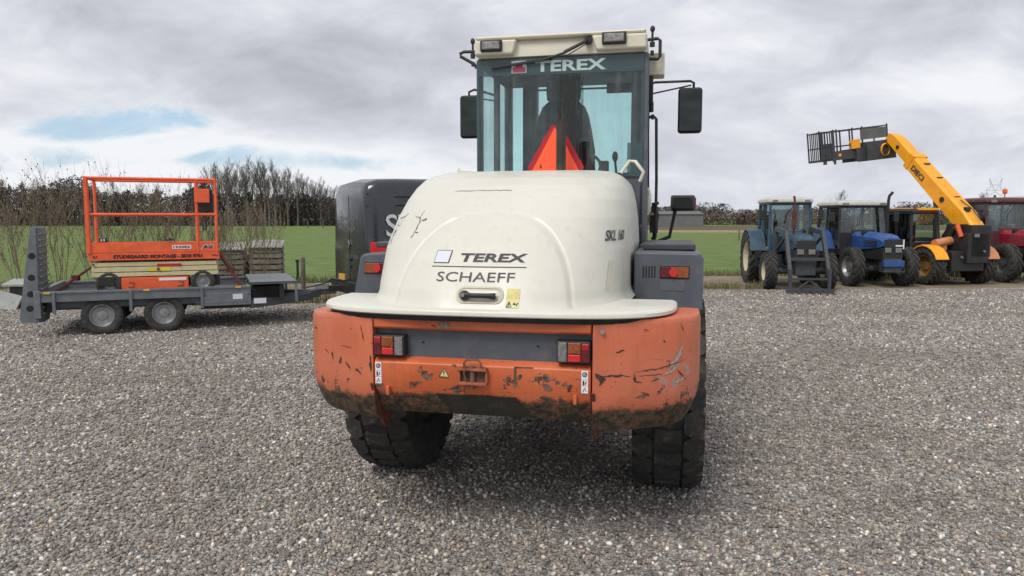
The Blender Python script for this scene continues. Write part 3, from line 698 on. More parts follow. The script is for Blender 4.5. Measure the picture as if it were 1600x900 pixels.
# exhaust and slow vehicle triangle
mb=MB();ex=[(.20,.35,1.95),(.20,.35,2.28),(.197,.345,2.33)]
mb.lathe([(1.95,.034),(2.27,.034),(2.33,.037),(2.352,.038),(2.352,.031),(2.20,.029)],(.205,.33,0),20,'Z');mb.build('exhaust_pipe',mat('exhaust_steel',(.055,.05,.045),.6,.5,var=.3,dirt=(.12,.07,.04),dirtamt=.6,scale=12),LD,smooth=40)
mb=MB();T=[(-.06,2.035),(-.035,2.0),(.325,2.0),(.35,2.035),(.18,2.33),(.115,2.33)]
sv=MB();sv.prism(T,'Y',.47,.478);o=sv.build('slow_vehicle_sign',M['retro'],LD)
mb=MB();mb.prism([(-.028,2.004),(.317,2.004),(.160,2.31),(.135,2.31)],'Y',.464,.4695);mb.build('sign_centre',M['fluo'],o)
mb=MB();mb.bx(.035,.045,.460,.4635,2.04,2.048);mb.bx(.038,.042,.460,.4635,2.048,2.062);mb.bx(.032,.048,.460,.4635,2.033,2.037);mb.build('sign_mark',M['ink'],o)
mb=MB();mb.bx(.13,.17,.48,.5,1.9,2.25);mb.build('sign_bracket',M['black'],o)

for o in LD.children: o.location.z+=.168
# ================================================================== TRAILER
TR=root('machine_trailer','grey galvanised twin axle machine trailer carrying the orange scissor lift, its loading ramps folded upright','trailer',(-5.86,11.54,0),R(22))
def wheel_y(parent,c,r,w,rimr,mr,side,lug='none',deep=.004,name='wheel',nl=20):
    o=wheel(parent,c,r,w,rimr,mr,lug,name,1,nl,deep)
    o.rotation_euler=(0,0,R(90)*side) # axis X -> +-Y
    return o
mb=MB()
for s in(-1,1):
    mb.bx(-1.22,1.62,s*.97,s*.93,.50,.645);mb.bx(-1.22,1.62,s*.985,s*.915,.615,.65)
    mb.bx(.95,1.62,s*.99,s*.93,.36,.50)
    for x in(-.98,-.02,.93): mb.bx(x-.02,x+.02,s*1.0,s*.97,.33,.64)
mb.bx(-1.22,-1.14,-.99,.99,.28,.66)
mb.build('side_rail',M['galv'],TR,bevel=.005)
mb=MB();mb.bx(-1.2,1.6,-.90,.90,.52,.54);mb.build('deck',mat('deck_plywood',(.035,.034,.032),.7,var=.3,dirt=(.12,.10,.08),dirtamt=.5,scale=5),TR)
mb=MB()
for s in(-1,1): mb.bx(-1.2,1.6,s*.72,s*.62,.36,.52);mb.prism([(-.95,.40),(.95,.40),(1.1,.515),(-1.1,.515)],'Y',s*.90,s*.86)
for s in(-1,1): mb.prism([(.62,.60),(1.02,.60),(1.02,.38),(.86,.38)],'Y',s*.93,s*.90)
mb.bx(-1.0,1.4,-.62,.62,.46,.52);mb.bx(.9,1.7,-.5,.5,.26,.36)
for x in(-.4,.4): mb.cyl((x,-.85,.28),(x,.85,.28),.04,10)
mb.build('chassis',M['galvdark'],TR,bevel=.004)
for x in(-.405,.405):
    for s in(-1,1):
        o=wheel_y(TR,(x,s*.85,.275),.275,.17,.165,M['rim'],s)
mb=MB()
for k in range(3): mb.bx(-1.10+1.25*k,-1.02+1.25*k,-.992,-.985,.62,.645)
mb.build('side_reflector',M['plate'],TR)
for s in(1,-1):
    mb=MB();mb.bx(1.08,1.58,s*.995,s*.95,.40,.55);tb=mb.build('tool_locker',M['galv'],TR,bevel=.006)
mb=MB();mb.bx(1.36,1.50,-.998,-.995,.45,.53);mb.build('locker_label',M['stickerwhite'],tb)
# loading ramps folded upright
for s in(-1,):
    mb=MB();yb0,yb1=(s*.93,s*.45)
    mb.prism([(-1.24,.22),(-1.24,1.54),(-1.30,1.56),(-1.34,1.5),(-1.52,.30),(-1.50,.22)],'Y',yb0,yb0-s*.03)
    mb.prism([(-1.24,.22),(-1.24,1.54),(-1.30,1.56),(-1.34,1.5),(-1.52,.30),(-1.50,.22)],'Y',yb1,yb1+s*.03)
    mb.prism([(-1.24,.22),(-1.24,1.54),(-1.27,1.54),(-1.29,.22)],'Y',yb0,yb1)
    for k in range(14): mb.bx(-1.245,-1.215,min(yb0,yb1),max(yb0,yb1),.34+.085*k,.36+.085*k)
    r_=mb.build('loading_ramp',M['galv'],TR,bevel=.003)
    for k,(x,z) in enumerate(((-1.33,1.15),(-1.35,.85),(-1.37,.62),(-1.39,.42))):
        mb=MB();mb.cyl((x,yb0+s*.002,z),(x,yb0-s*.001+s*.004,z),.045,12);mb.build('ramp_hole',M['seal'],r_)
    r_.location.x=.11
# front frame, battery box, drawbar
mb=MB()
mb.bx(1.62,2.32,-.9,-.86,.655,.69);mb.bx(1.62,2.32,.86,.9,.655,.69);mb.bx(1.62,2.32,-.9,.9,.66,.69)
for y in(-.88,.88): mb.bx(2.28,2.32,y-.02,y+.02,.36,.66)
mb.build('front_rack',M['galv'],TR,bevel=.004)
mb=MB();mb.bx(1.66,2.15,-.55,.55,.40,.60);mb.bx(2.05,2.12,-.86,-.80,.40,.64);mb.build('battery_box',M['black'],TR,bevel=.01)
mb=MB();mb.bar((1.5,-.75,.36),(2.75,-.06,.40),.07,.12);mb.bar((1.5,.75,.36),(2.75,.06,.40),.07,.12);mb.bar((2.6,0,.41),(3.05,0,.43),.09,.10)
mb.bar((1.62,-.97,.36),(2.6,-.30,.38),.05,.12)
mb.build('drawbar',M['galvdark'],TR,bevel=.004)
mb=MB();mb.bx(2.70,2.92,-.06,.06,.46,.56);mb.build('hitch_lock_box',M['rim'],TR,bevel=.01)
mb=MB();mb.bx(2.92,3.2,-.05,.05,.42,.52);mb.tube([(2.75,.1,.5),(3.0,.12,.62),(3.2,.1,.58),(3.45,.1,.66)],.018,8);mb.tube([(2.5,-.1,.5),(2.8,-.12,.56),(2.95,-.1,.60),(3.1,-.08,.55)],.012,8);mb.build('coupling',M['black'],TR,bevel=.004)
mb=MB();mb.bx(1.66,1.84,-.985,-.98,.37,.45);mb.build('trailer_label',M['stickerwhite'],TR)
# ================================================================== SCISSOR LIFT (stands on the deck)
th=R(22);off=Vector((.33*math.cos(th)+.42*math.sin(th),.33*math.sin(th)-.42*math.cos(th),0))
SL=root('scissor_lift','orange and cream electric scissor lift with tube guard rails, loaded on the grey trailer','scissor lift',(-5.86+off.x,11.54+off.y,.542),th)
mb=MB();mb.bx(-.48,.42,-.37,.37,-.02,.20);mb.build('chassis',M['orange'],SL,bevel=.008)
mb=MB();mb.bx(-.79,-.482,-.25,.25,.02,.24);mb.bx(-.78,-.56,-.375,-.355,.08,.22);mb.build('battery_tray',M['black'],SL,bevel=.01)
mb=MB();mb.bx(.422,.80,-.30,.30,.06,.14);mb.bx(.79,.86,-.3,.3,.05,.2);mb.build('rear_tray',M['black'],SL,bevel=.01)
mb=MB();mb.bx(.02,.39,-.374,-.371,.145,.185);mb.build('chassis_label',M['white'],SL)
mb=MB();
for x in(-.36,.30): mb.tube([(x-.03,-.372,.06),(x+.04,-.376,.07),(x+.05,-.376,.12),(x-.02,-.372,.13)],.006,6)
mb.build('forklift_pocket',M['edge'] if 'edge' in M else M['rust'],SL)
for x in(-.64,.62):
    for s in(-1,1): wheel_y(SL,(x,s*.31,.115),.175,.11,.10,M['rim'],s)
mb=MB()
for k,(z0,z1,dx) in enumerate(((.215,.275,.0),(.285,.355,.01),(.365,.425,.02))):
    for s in(-1,1): mb.bx(-.86+dx,.84-dx,s*.36,s*.31,z0,z1)
mb.bx(-.86,-.80,-.31,.31,.22,.42);mb.bx(.78,.84,-.31,.31,.22,.42)
ss=mb.build('scissor_stack',M['liftcream'],SL,bevel=.006)
mb=MB();mb.bx(-.0,.33,-.368,-.361,.355,.395);mb.build('safety_prop',M['retro'],ss,bevel=.004)
mb=MB();mb.bx(-.13,.0,-.366,-.361,.290,.345);mb.bx(.03,.18,-.366,-.361,.290,.345);mb.build('yellow_label',mat('label_yellow',(.65,.55,.05),.5,var=.1),ss)
mb=MB();mb.cyl((.015,-.36,.32),(.015,-.38,.32),.022,12);mb.cyl((-.83,-.36,.40),(-.83,-.38,.40),.015,8);mb.build('pivot_pin',M['rust'],ss)
mb=MB();mb.bx(-.885,.865,-.38,.38,.455,.56);mb.build('platform_edge',M['orange'],SL,bevel=.004)
mb=MB();mb.prism([(-.875,.565),(.86,.565),(.86,.72),(-.02,.72),(-.08,.735),(-.12,.70),(-.84,.70),(-.875,.66)],'Y',-.378,-.355);mb.prism([(-.875,.565),(.86,.565),(.86,.70),(-.875,.70)],'Y',.355,.378)
mb.bx(-.875,-.855,-.355,.355,.565,.70);mb.bx(.84,.86,-.355,.355,.565,.70);mb.bx(-.87,.85,-.36,.36,.555,.575)
tbd=mb.build('toe_board',M['orange'],SL,bevel=.003)
mb=MB();r=.022
def rail(z,y0=-.365): mb.tube([(-.86,y0,z),(.84,y0,z)],r,8);mb.tube([(-.86,-y0,z),(.84,-y0,z)],r,8);mb.tube([(-.86,-.365,z),(-.86,.365,z)],r,8);mb.tube([(.84,-.365,z),(.84,.365,z)],r,8)
for z in(1.12,1.64):rail(z)
for x in(-.86,.84,.57):
    for y in(-.365,.365): mb.tube([(x,y,.56),(x,y,1.64)],r,8)
mb.bx(-.90,-.855,-.40,-.33,.56,1.66)
mb.build('guard_rail',M['orange'],SL,smooth=50)
mb=MB();mb.bx(.54,.80,-.25,-.12,1.16,1.50);cb=mb.build('control_box',M['black'],SL,bevel=.015)
mb=MB();mb.bx(.545,.755,-.40,-.386,1.30,1.505);mb.build('document_box',M['orange'],SL,bevel=.01)
mb=MB();mb.tube([(.67,-.36,1.12),(.64,-.37,1.0),(.66,-.37,.88),(.69,-.37,.90),(.70,-.37,1.0),(.70,-.36,1.16)],.010,8);mb.build('cable',M['black'],SL,smooth=50)
mb=MB();mb.bx(-.74,-.64,-.38,-.30,.72,.78);mb.box((.20,-.37,.745),(.12,.05,.02));mb.box((.20,-.37,.762),(.07,.04,.02),ry=.3);mb.build('socket',M['black'],SL,bevel=.004)
mb=MB();mb.bx(-.715,-.70,-.384,-.38,.735,.77);mb.bx(-.68,-.665,-.384,-.38,.735,.77);mb.build('socket_label',M['white'],SL)
LM=M['ink']
text_on('lettering','STUDSGAARD MONTAGE - 2010 9761',mat('ink_brown',(.05,.008,.008),.5),SL,TM((.03,-.3835,.508)),.058,1.20,.06,.1)
text_on('lettering','01',M['ink'],SL,TM((-.80,-.3835,.508)),.04,.06,.03)
text_on('lettering','9761',M['ink'],SL,TM((.80,-.3835,.508)),.03,.08,.03)
mb=MB();mb.bx(.215,.475,-.3815,-.379,.612,.668);lb_=mb.build('model_plate',M['white'],SL,bevel=.0)
text_on('lettering','1930ES',M['inkred'],lb_,TM((.345,-.384,.640)),.036,.23,.03)
text_on('lettering_outline','JLG',M['white'],SL,TM((.705,-.3805,.636)),.066,.178,.12,.3)
text_on('lettering','JLG',M['ink'],SL,TM((.705,-.3845,.636)),.054,.16,.06,.3)
for o in SL.children: o.location.z+=.062
# lashing straps from the trailer to the lift
def world_tr(x,y,z): return (-5.86+x*math.cos(th)-y*math.sin(th),11.54+x*math.sin(th)+y*math.cos(th),z)
sm_=mat('strap_dark_red',(.13,.025,.025),.8,var=.3,dirt=(.1,.07,.06),dirtamt=.5,scale=10)
for nm,lab,p,q in (('lashing_strap','dark red lashing strap running down from the ramp end of the scissor lift',(-.50,-.55,1.0),(-1.0,-.70,.62)),('lashing_strap','dark red lashing strap running down to the drawbar end of the trailer deck',(1.20,-.55,1.13),(1.50,-.75,.62))):
    mb=MB();mb.bar(world_tr(*p),world_tr(*q),.07,.03);
    pm=[(a+b)/2 for a,b in zip(p,q)];mb.box(world_tr(*pm),(.09,.08,.08));mb.bar(world_tr(p[0]-.12 if p[0]>0 else p[0]+.1,p[1]-.02,p[2]-.03),world_tr(p[0],p[1],p[2]),.07,.04)
    tag(mb.build(nm,sm_,bevel=.005),lab,'strap','lashing straps on the trailer')
# ================================================================== VAN
VN=root('panel_van','dark grey panel van half hidden behind the loader, hitched to the trailer','van',(-2.77,12.845,0),R(-60))
# local: rear at y=0, forward +Y, right side x>0
def vring(y,w,h,zb=.42,tum=.10,r=.16):
    pts=[(-w+.02,zb),(-w,zb+.08)]
    pts+=[(-w,.95),(-w+.02,1.25),(-w+tum*.6,1.75)]
    for k in range(6):
        t=R(180-90*k/5);pts.append((-w+tum+r+r*math.cos(t),h-r+r*math.sin(t)))
    pts.append((0,h+.03))
    L=pts[:];Rr=[(-x,z) for x,z in pts[:-1]][::-1]
    return [(x,y,z) for x,z in L+Rr]
mb=MB()
secs=[(-.05,.86,2.10,.45),(-.02,.925,2.19,.43),(.03,.955,2.26,.42),(.18,.975,2.31,.40),(.5,.985,2.33,.38),(1.5,.985,2.34,.38),(3.2,.985,2.33,.38),(3.6,.975,2.26,.38),(3.9,.97,2.05,.38),(4.3,.96,1.62,.38),(4.5,.95,1.40,.38),(4.95,.90,1.15,.38),(5.05,.82,.95,.40)]
mb.loft([vring(y,w,h,zb,.10+.02*(h<2),min(.18,h*.09)) for y,w,h,zb in secs])
vb=mb.build('body',M['vanpaint'],VN,smooth=35)
mb=MB();mb.bx(-.93,.93,-.12,.05,.36,.58);mb.bx(-1.0,1.0,4.9,5.12,.3,.62);mb.bx(.975,1.0,.4,3.1,.42,.60);mb.build('bumper',M['black'],VN,bevel=.02)
# rear doors: seam, hinges, plate, emblem, lettering
mb=MB();mb.bx(-.006,.006,-.055,-.045,.6,2.05);mb.bx(-.80,.80,-.052,-.03,.60,.612);mb.bx(-.86,.86,-.02,.0,2.06,2.075);mb.bx(-.86,.86,-.035,.0,1.86,1.872);mb.build('door_seam',M['seal'],vb)
mb=MB();mb.bx(-.62,-.28,-.07,-.05,.55,.68);mb.build('number_plate',M['plate'],VN,bevel=.004)
text_on('lettering','Studsgaard',M['vanfaint'],VN,TM((.0,-.056,1.66)),.10,1.0,.01)
text_on('lettering','Montage',M['vanfaint'],VN,TM((-.1,-.056,1.50)),.12,.85,.01)
text_on('lettering','2010 9761',M['vanfaint'],VN,TM((.15,-.056,1.02)),.06,.7,.0)
mb=MB();
a=[(0,1.30),(.05,1.22),(0,1.14),(-.05,1.22)];bq=[(0,1.265),(.025,1.22),(0,1.175),(-.025,1.22)]
rg=[[(x,-.075,z) for x,z in a],[(x,-.08,z) for x,z in bq]];mb.loft(rg,True,False);mb.loft([[(x,-.06,z) for x,z in a],[(x,-.075,z) for x,z in a]],True,False);mb.build('emblem',M['rim'],VN)
mb=MB();mb.bx(.02,.10,-.08,-.05,.93,.98);mb.cyl((.05,-.07,.84),(.05,-.05,.84),.03,10);mb.build('door_handle',M['black'],VN,bevel=.004)
for s in(-1,1):
    mb=MB();mb.loft([[(s*x,y,z) for x,y in((.93,.0),(.955,-.0),(1.0,.12),(1.0,.26),(.955,.26))] for z in(1.06,1.28)]);mb.build('tail_light',M['redlens2'],VN,bevel=.01)
    mb=MB();mb.loft([[(s*x,y,z) for x,y in((.93,.0),(.955,-.0),(1.0,.12),(1.0,.22),(.955,.22))] for z in(.86,1.055)]);mb.build('tail_light',M['redlensdark'],VN,bevel=.01)
# side swages and lettering
mb=MB()
for z in(2.02,1.88): mb.bx(.945,.962 if z<1.95 else .935,.45,3.2,z,z+.012)
mb.bx(.975,.99,.35,3.2,1.27,1.29);mb.build('side_swage',M['seal'],vb)
side_M=Matrix.Translation((.966,1.86,1.55))@Matrix.Rotation(R(90),4,'Z')@Matrix.Rotation(R(-5),4,'X')
text_on('lettering','STUDSGAARD',M['vantext'],VN,side_M,.37,3.2,.01)
mb=MB();mb.loft([[(.99,3.3,1.35),(.99,4.1,1.35),(.93,3.85,1.9),(.93,3.35,1.9)],[(1.0,3.3,1.35),(1.0,4.1,1.35),(.94,3.85,1.9),(.94,3.35,1.9)]]);mb.build('side_window',M['black'],VN)
mb=MB();mb.loft([[(-.8,4.32,1.58),(.8,4.32,1.58),(.74,3.93,2.02),(-.74,3.93,2.02)],[(-.8,4.36,1.61),(.8,4.36,1.61),(.74,3.97,2.05),(-.74,3.97,2.05)]]);mb.build('windscreen',M['black'],VN)
for y in(.95,4.15):
    for s in(-1,1): wheel(VN,(s*.86,y,.34),.34,.22,.2,M['rim'],'none',side=s,deep=.004)
# ================================================================== TRACTORS
def tractor(name,label,loc,rz,scale,paint,roofm,hoodm,loader=False,rr=.82,fr=.55,cabw=.72,roofh=2.62,beacon=False,exh='mid',cabm=None,rims='rimcream',rear='ag'):
    T=root(name,label,'tractor',loc,rz,'tractors parked in a row by the field',scale)
    # origin below front axle; forward +Y, rear axle at y=-2.2
    ra=-2.15
    for s in(-1,1):
        wheel(T,(s*.86,ra,rr),rr,.44,rr*.58,M[rims],'ag',side=s,nl=20,deep=.05)
        wheel(T,(s*.80,0,fr),fr,.34,fr*.55,M[rims],'ag',side=s,nl=16,deep=.04)
    mb=MB();mb.bx(-.18,.18,-2.4,.75,.55,.98);mb.bx(-.30,.30,-2.4,-1.2,.5,1.1);mb.cyl((-.7,ra,rr),(.7,ra,rr),.14,12);mb.cyl((-.75,0,.52),(.75,0,.52),.09,10);mb.bx(-.26,.26,.55,.85,.45,.85);mb.bx(-.62,-.3,-1.3,-.5,.55,.95);mb.bx(.3,.62,-1.3,-.5,.55,.95)
    mb.build('chassis',M['darkgrey'],T,bevel=.02)
    mb=MB();mb.loft([[(x,y,z) for x,z in((-w,z0),(-w,z1-.12),(-w+.1,z1),(w-.1,z1),(w,z1-.12),(w,z0))] for y,w,z0,z1 in((-1.0,.36,1.0,1.60),(.3,.33,1.12,1.55),(.62,.31,1.15,1.50),(.78,.27,1.2,1.44))])
    hd=mb.build('bonnet',hoodm,T,bevel=.02,seg=3)
    mb=MB();mb.bx(-.29,.29,-.3,.80,.80,1.14);mb.bx(-.26,.26,.78,.815,1.12,1.40);g=mb.build('grille',M['black'],T,bevel=.015)
    for s in(-1,1):
        mb=MB();mb.bx(s*.06,s*.24,.81,.84,1.02,1.16);mb.build('headlight',M['clearlens'],T,bevel=.02)
    if paint is M['blue']:
        for s in(-1,1):
            mb=MB()
            for k in range(3): mb.bx(s*.31,s*.345,-.2,.5,1.18+.07*k,1.21+.07*k)
            mb.build('bonnet_vent',M['black'],hd)
        mb=MB();mb.bx(-.30,.30,.78,.92,.62,.80);mb.build('front_weight',paint,T,bevel=.02)
        mb=MB();mb.bx(-.305,-.275,.80,.83,1.13,1.40);mb.bx(-.27,-.05,.83,.835,1.20,1.24);mb.build('badge',M['white'],T)
    # cab
    y0,y1=-2.55,-1.0;zb=1.15;zt=roofh-.16
    mb=MB()
    cw=cabw
    for s in(-1,1):
        mb.bar((s*cw*.96,y1,zb-.1),(s*cw*.90,y1-.10,zt),.07,.07)
        mb.bar((s*cw,-1.85,zb),(s*cw*.95,-1.85,zt),.06,.07)
        mb.bar((s*cw*.96,y0,zb+.2),(s*cw*.90,y0+.05,zt),.08,.08)
        mb.bar((s*cw*.92,y1-.05,zt-.02),(s*cw*.92,y0+.05,zt-.02),.07,.07)
    mb.bar((-cw*.9,y1-.1,zt-.02),(cw*.9,y1-.1,zt-.02),.06,.08);mb.bar((-cw*.9,y0,zt-.02),(cw*.9,y0,zt-.02),.06,.07);mb.bar((-cw*.96,y0,zb+.2),(cw*.96,y0,zb+.2),.06,.06)
    mb.bx(-cw*.96,-.34,y1-.03,y1+.03,zb-.25,zb+.42);mb.bx(.34,cw*.96,y1-.03,y1+.03,zb-.25,zb+.42);mb.bx(-.36,.36,y1-.03,y1+.01,zb-.1,zb+.50)
    mb.bx(-cw*.96,cw*.96,y0,y1,zb-.28,zb-.1)
    cf=mb.build('cab_frame',cabm or paint,T,bevel=.012)
    mb=MB();mb.loft([[(-cw*.93,y1,zb+.40),(cw*.93,y1,zb+.40),(cw*.87,y1-.095,zt-.05),(-cw*.87,y1-.095,zt-.05)],[(-cw*.93,y1-.006,zb+.40),(cw*.93,y1-.006,zb+.40),(cw*.87,y1-.101,zt-.05),(-cw*.87,y1-.101,zt-.05)]]);mb.build('windscreen',M['glassdark'],cf)
    mb=MB();mb.bx(-cw*.9,cw*.9,y0+.01,y0+.016,zb+.25,zt-.05);mb.build('rear_window',M['glassdark'],cf)
    for s in(-1,1):
        mb=MB();mb.loft([[(s*cw*.955,y,zb) ,(s*cw*.955,y+d,zb),(s*cw*.91,y+d-.03,zt-.05),(s*cw*.91,y,zt-.05)] for y,d in((-1.80,.75),)]+[[(s*cw*.945,y,zb) ,(s*cw*.945,y+d,zb),(s*cw*.90,y+d-.03,zt-.05),(s*cw*.90,y,zt-.05)] for y,d in((-1.80,.75),)]);mb.build('side_window',M['glassdark'],cf)
    mb=MB();mb.loft([seatr for seatr in [[(x,y,z) for x,y in rr_plan(-.24,.24,-2.2,-2.05,.05,3)] for z in(1.3,1.9)]]);mb.loft([[(x,y,z) for x,y in rr_plan(-.24,.24,-2.1,-1.7,.05,3)] for z in(1.2,1.38)]);mb.build('seat',M['seat'],T,bevel=.02)
    mb=MB();mb.tube([(.19*math.cos(t*.449),-1.42+.05*math.sin(t*.449),1.62+.17*math.sin(t*.449)) for t in range(15)],.016,6);mb.tube([(0,-1.4,1.6),(0,-1.15,1.3)],.03,6);mb.bx(-.3,.3,-1.2,-1.05,1.3,1.62);mb.build('steering_wheel',M['black'],T)
    mb=MB();rg=[]
    for z,d in((zt,.03),(zt+.03,.0),(zt+.10,.01),(zt+.15,.06),(zt+.175,.25)):
        rg.append([(x,y,z) for x,y in rr_plan(-cw-.03+d,cw+.03-d,y0-.12+d,y1+.02-d,.12)])
    mb.loft(rg);rf=mb.build('roof',roofm,T,smooth=35)
    for s in(-1,1):
        mb=MB();prof=[];
        for k in range(9):
            a=R(15+150*k/8);prof.append((ra+(rr+.07)*math.cos(a),rr+(rr+.07)*math.sin(a)))
        inn=[(ra+(y-ra)*.96,rr+(z-rr)*.96) for y,z in prof][::-1]
        mb.prism(prof+inn,'X',s*.60,s*1.06);mb.build('fender',paint,T,bevel=.01)
        mb=MB();mb.tube([(s*cw*.9,y1,zt-.3),(s*(cw+.22),y1+.05,zt-.22)],.012,6);mb.build('mirror_arm',M['black'],T)
        mb=MB();mb.bx(s*(cw+.14),s*(cw+.30),y1+.03,y1+.07,zt-.5,zt-.2);mb.build('mirror',M['black'],T,bevel=.02)
    mb=MB()
    if exh=='mid': mb.tube([(.17,.1,1.5),(.17,.1,1.75)],.03,8);mb.tube([(.17,.1,1.72),(.17,.1,2.2)],.065,10);mb.tube([(.17,.1,2.2),(.17,.1,2.5),(.20,.14,2.62)],.03,8)
    elif exh=='side': mb.tube([(cw+.02,-.95,1.2),(cw+.02,-.95,2.55),(cw+.04,-.93,2.75),(cw+.12,-.9,2.86)],.04,8)
    else: mb.tube([(.25,-.4,1.5),(.25,-.4,1.62)],.09,10)
    mb.build('exhaust',mat('exhaust_rust',(.10,.035,.03),.8,var=.3) if exh=='mid' else M['black'],T,smooth=40)
    for s in(-1,1):
        mb=MB();mb.bx(s*cw*.62,s*cw*.86,y1-.02,y1+.05,zt+.0,zt+.09);mb.build('work_light',M['clearlens'],rf,bevel=.015)
        mb=MB();mb.bx(s*.62,s*.86,-1.45,-1.15,.55,.58);mb.bx(s*.62,s*.86,-1.45,-1.15,.82,.85);mb.bar((s*.84,-1.3,.55),(s*.84,-1.3,1.05),.03,.2);mb.build('step',M['black'],T)
        mb=MB();mb.tube([(s*.2,-.9,.9),(s*.42,-.4,.75),(s*.35,.2,.62),(s*.5,.0,.55)],.018,6);mb.build('hose',M['black'],T,smooth=50)
    mb=MB();mb.tube([(-.1,y1+.0,zt-.06),(.12,y1+.02,zt-.35),(.15,y1+.03,zt-.6)],.012,6);mb.build('wiper',M['black'],cf)
    if beacon:
        mb=MB();mb.cyl((-.1,-1.5,zt+.1),(-.1,-1.5,zt+.30),.02,8);mb.lathe([(zt+.30,.05),(zt+.33,.075),(zt+.43,.07),(zt+.47,.03),(zt+.475,.002)],(-.1,-1.5,0),12,'Z');mb.build('beacon',mat('beacon_amber',(.75,.14,.02),.3),T,smooth=40)
    if loader:
        lm=M['darkgrey'];mb=MB()
        for s in(-1,1):
            mb.bar((s*.48,-.65,.7),(s*.48,-.62,1.72),.10,.14);mb.bar((s*.48,-.6,1.70),(s*.48,.55,1.62),.09,.14);mb.bar((s*.48,.55,1.65),(s*.50,1.25,.45),.09,.13)
            mb.bar((s*.48,-.5,1.1),(s*.48,.5,1.5),.06,.06)
        mb.bar((-.48,.95,.9),(.48,.95,.9),.08,.08);mb.bx(-.5,.5,-.7,-.6,.7,.85)
        la=mb.build('loader_arm',lm,T,bevel=.008)
        mb=MB()
        for s in(-1,1): mb.bar((s*.52,1.0,.95),(s*.52,1.08,.78),.03,.03)
        mb.build('loader_mark',M['white'],la)
        mb=MB()
        for s in(-1,1): mb.bx(s*.46,s*.54,1.22,1.32,.08,.66)
        mb.bx(-.54,.54,1.24,1.30,.36,.42);mb.bx(-.54,.54,1.24,1.30,.05,.14)
        mb.bx(-.62,.62,1.30,1.36,.04,.12)
        for k in range(-3,4): mb.bar((k*.17,1.3,.08),(k*.17,1.75,.04),.03,.03)
        mb.bar((-.3,1.26,.12),(.05,1.26,.40),.05,.05);mb.bar((.3,1.26,.12),(-.05,1.26,.40),.05,.05)
        mb.build('fork_frame',lm,T,bevel=.006)
    return T
S=.83
tractor('tractor','teal blue tractor with grey front loader arms, leftmost of the parked row',(6.72,17.35,0),R(173),S,M['teal'],M['roofwhite'],M['teal'],loader=True,exh='mid',cabw=.62,rr=.80,fr=.52)
tractor('tractor','bright blue tractor with white roof and tall black exhaust, second in the row',(9.05,18.25,0),R(181),S,M['blue'],M['roofwhite'],M['blue'],exh='side_l',cabm=M['black'],rims='rim',cabw=.78,rr=.82,fr=.58,roofh=2.55)
mb=MB()
tractor('tractor','dark red tractor with amber roof beacon, right of the yellow telehandler',(13.55,19.3,0),R(181),S*1.02,M['maroon'],M['maroon'],M['tred'],exh='short',cabw=.80,beacon=True,rims='galvdark',rr=.85,fr=.6,roofh=2.62)
t4=tractor('tractor','tractor with a pale white roof standing furthest back at the right edge',(17.9,24.0,0),R(181),S,M['darkgrey'],M['roofwhite'],M['darkgrey'],exh='short',cabw=.85,roofh=2.9)
# bent black exhaust of the blue tractor (its own part)
for o in bpy.data.objects:
    if o.type=='EMPTY' and o.get('label','').startswith('bright blue tractor'):
        mb=MB();mb.tube([(-.62,-.75,1.0),(-.62,-.75,2.55),(-.63,-.73,2.68),(-.72,-.7,2.80)],.045,8);mb.build('exhaust_stack',M['black'],o,smooth=40)
# ================================================================== TELEHANDLER
TH_=root('telehandler','yellow telehandler with its boom raised and a dark work platform on the end','telehandler',(11.2,18.75,0),R(12))
trm=mat('rim_dirty_yellow',(.20,.10,.02),.7,var=.3,dirt=(.05,.045,.035),dirtamt=.8)
for s in(-1,1):
    wheel(TH_,(s*.74,0,.47),.47,.34,.27,trm,'ag',side=s,nl=16,deep=.035);wheel(TH_,(s*.74,2.3,.47),.47,.34,.27,trm,'ag',side=s,nl=16,deep=.035)
mb=MB();mb.bx(-.45,.5,-.45,2.7,.35,.85);mb.bx(-.10,.52,-.55,.1,.55,1.30);mb.bx(.30,.80,.3,1.9,.5,1.15);mb.cyl((-.7,0,.47),(.7,0,.47),.1,10);mb.cyl((-.7,2.3,.47),(.7,2.3,.47),.1,10)
mb.prism([(-.4,.8),(.45,.8),(.25,1.52),(-.40,1.52)],'X',.52,.56);mb.prism([(-.4,.8),(.45,.8),(.25,1.52),(-.40,1.52)],'X',-.02,.02);mb.bx(-.02,.56,-.55,-.38,.7,1.5)
mb.bx(-.65,-.35,-.3,.5,.55,.85)
mb.build('chassis',M['black'],TH_,bevel=.02)
mb=MB();mb.bx(.05,.2,-.57,-.55,1.2,1.28);mb.cyl((.35,-.56,.85),(.35,-.6,.85),.03,8);mb.cyl((-.2,-.46,.7),(-.2,-.5,.7),.03,8);mb.build('rear_lamp',M['clearlens'],TH_)
for s in(-1,1):
    mb=MB();pr=[]
    for k in range(8):
        a=R(20+125*k/7);pr.append((-.53*math.cos(a),.47+.53*math.sin(a)))
    inn=[(y*.93,.47+(z-.47)*.93) for y,z in pr][::-1]
    mb.prism(pr+inn,'X',s*.56,s*.93);mb.build('fender',M['yellow'] if s<0 else M['ochre'],TH_,bevel=.012)
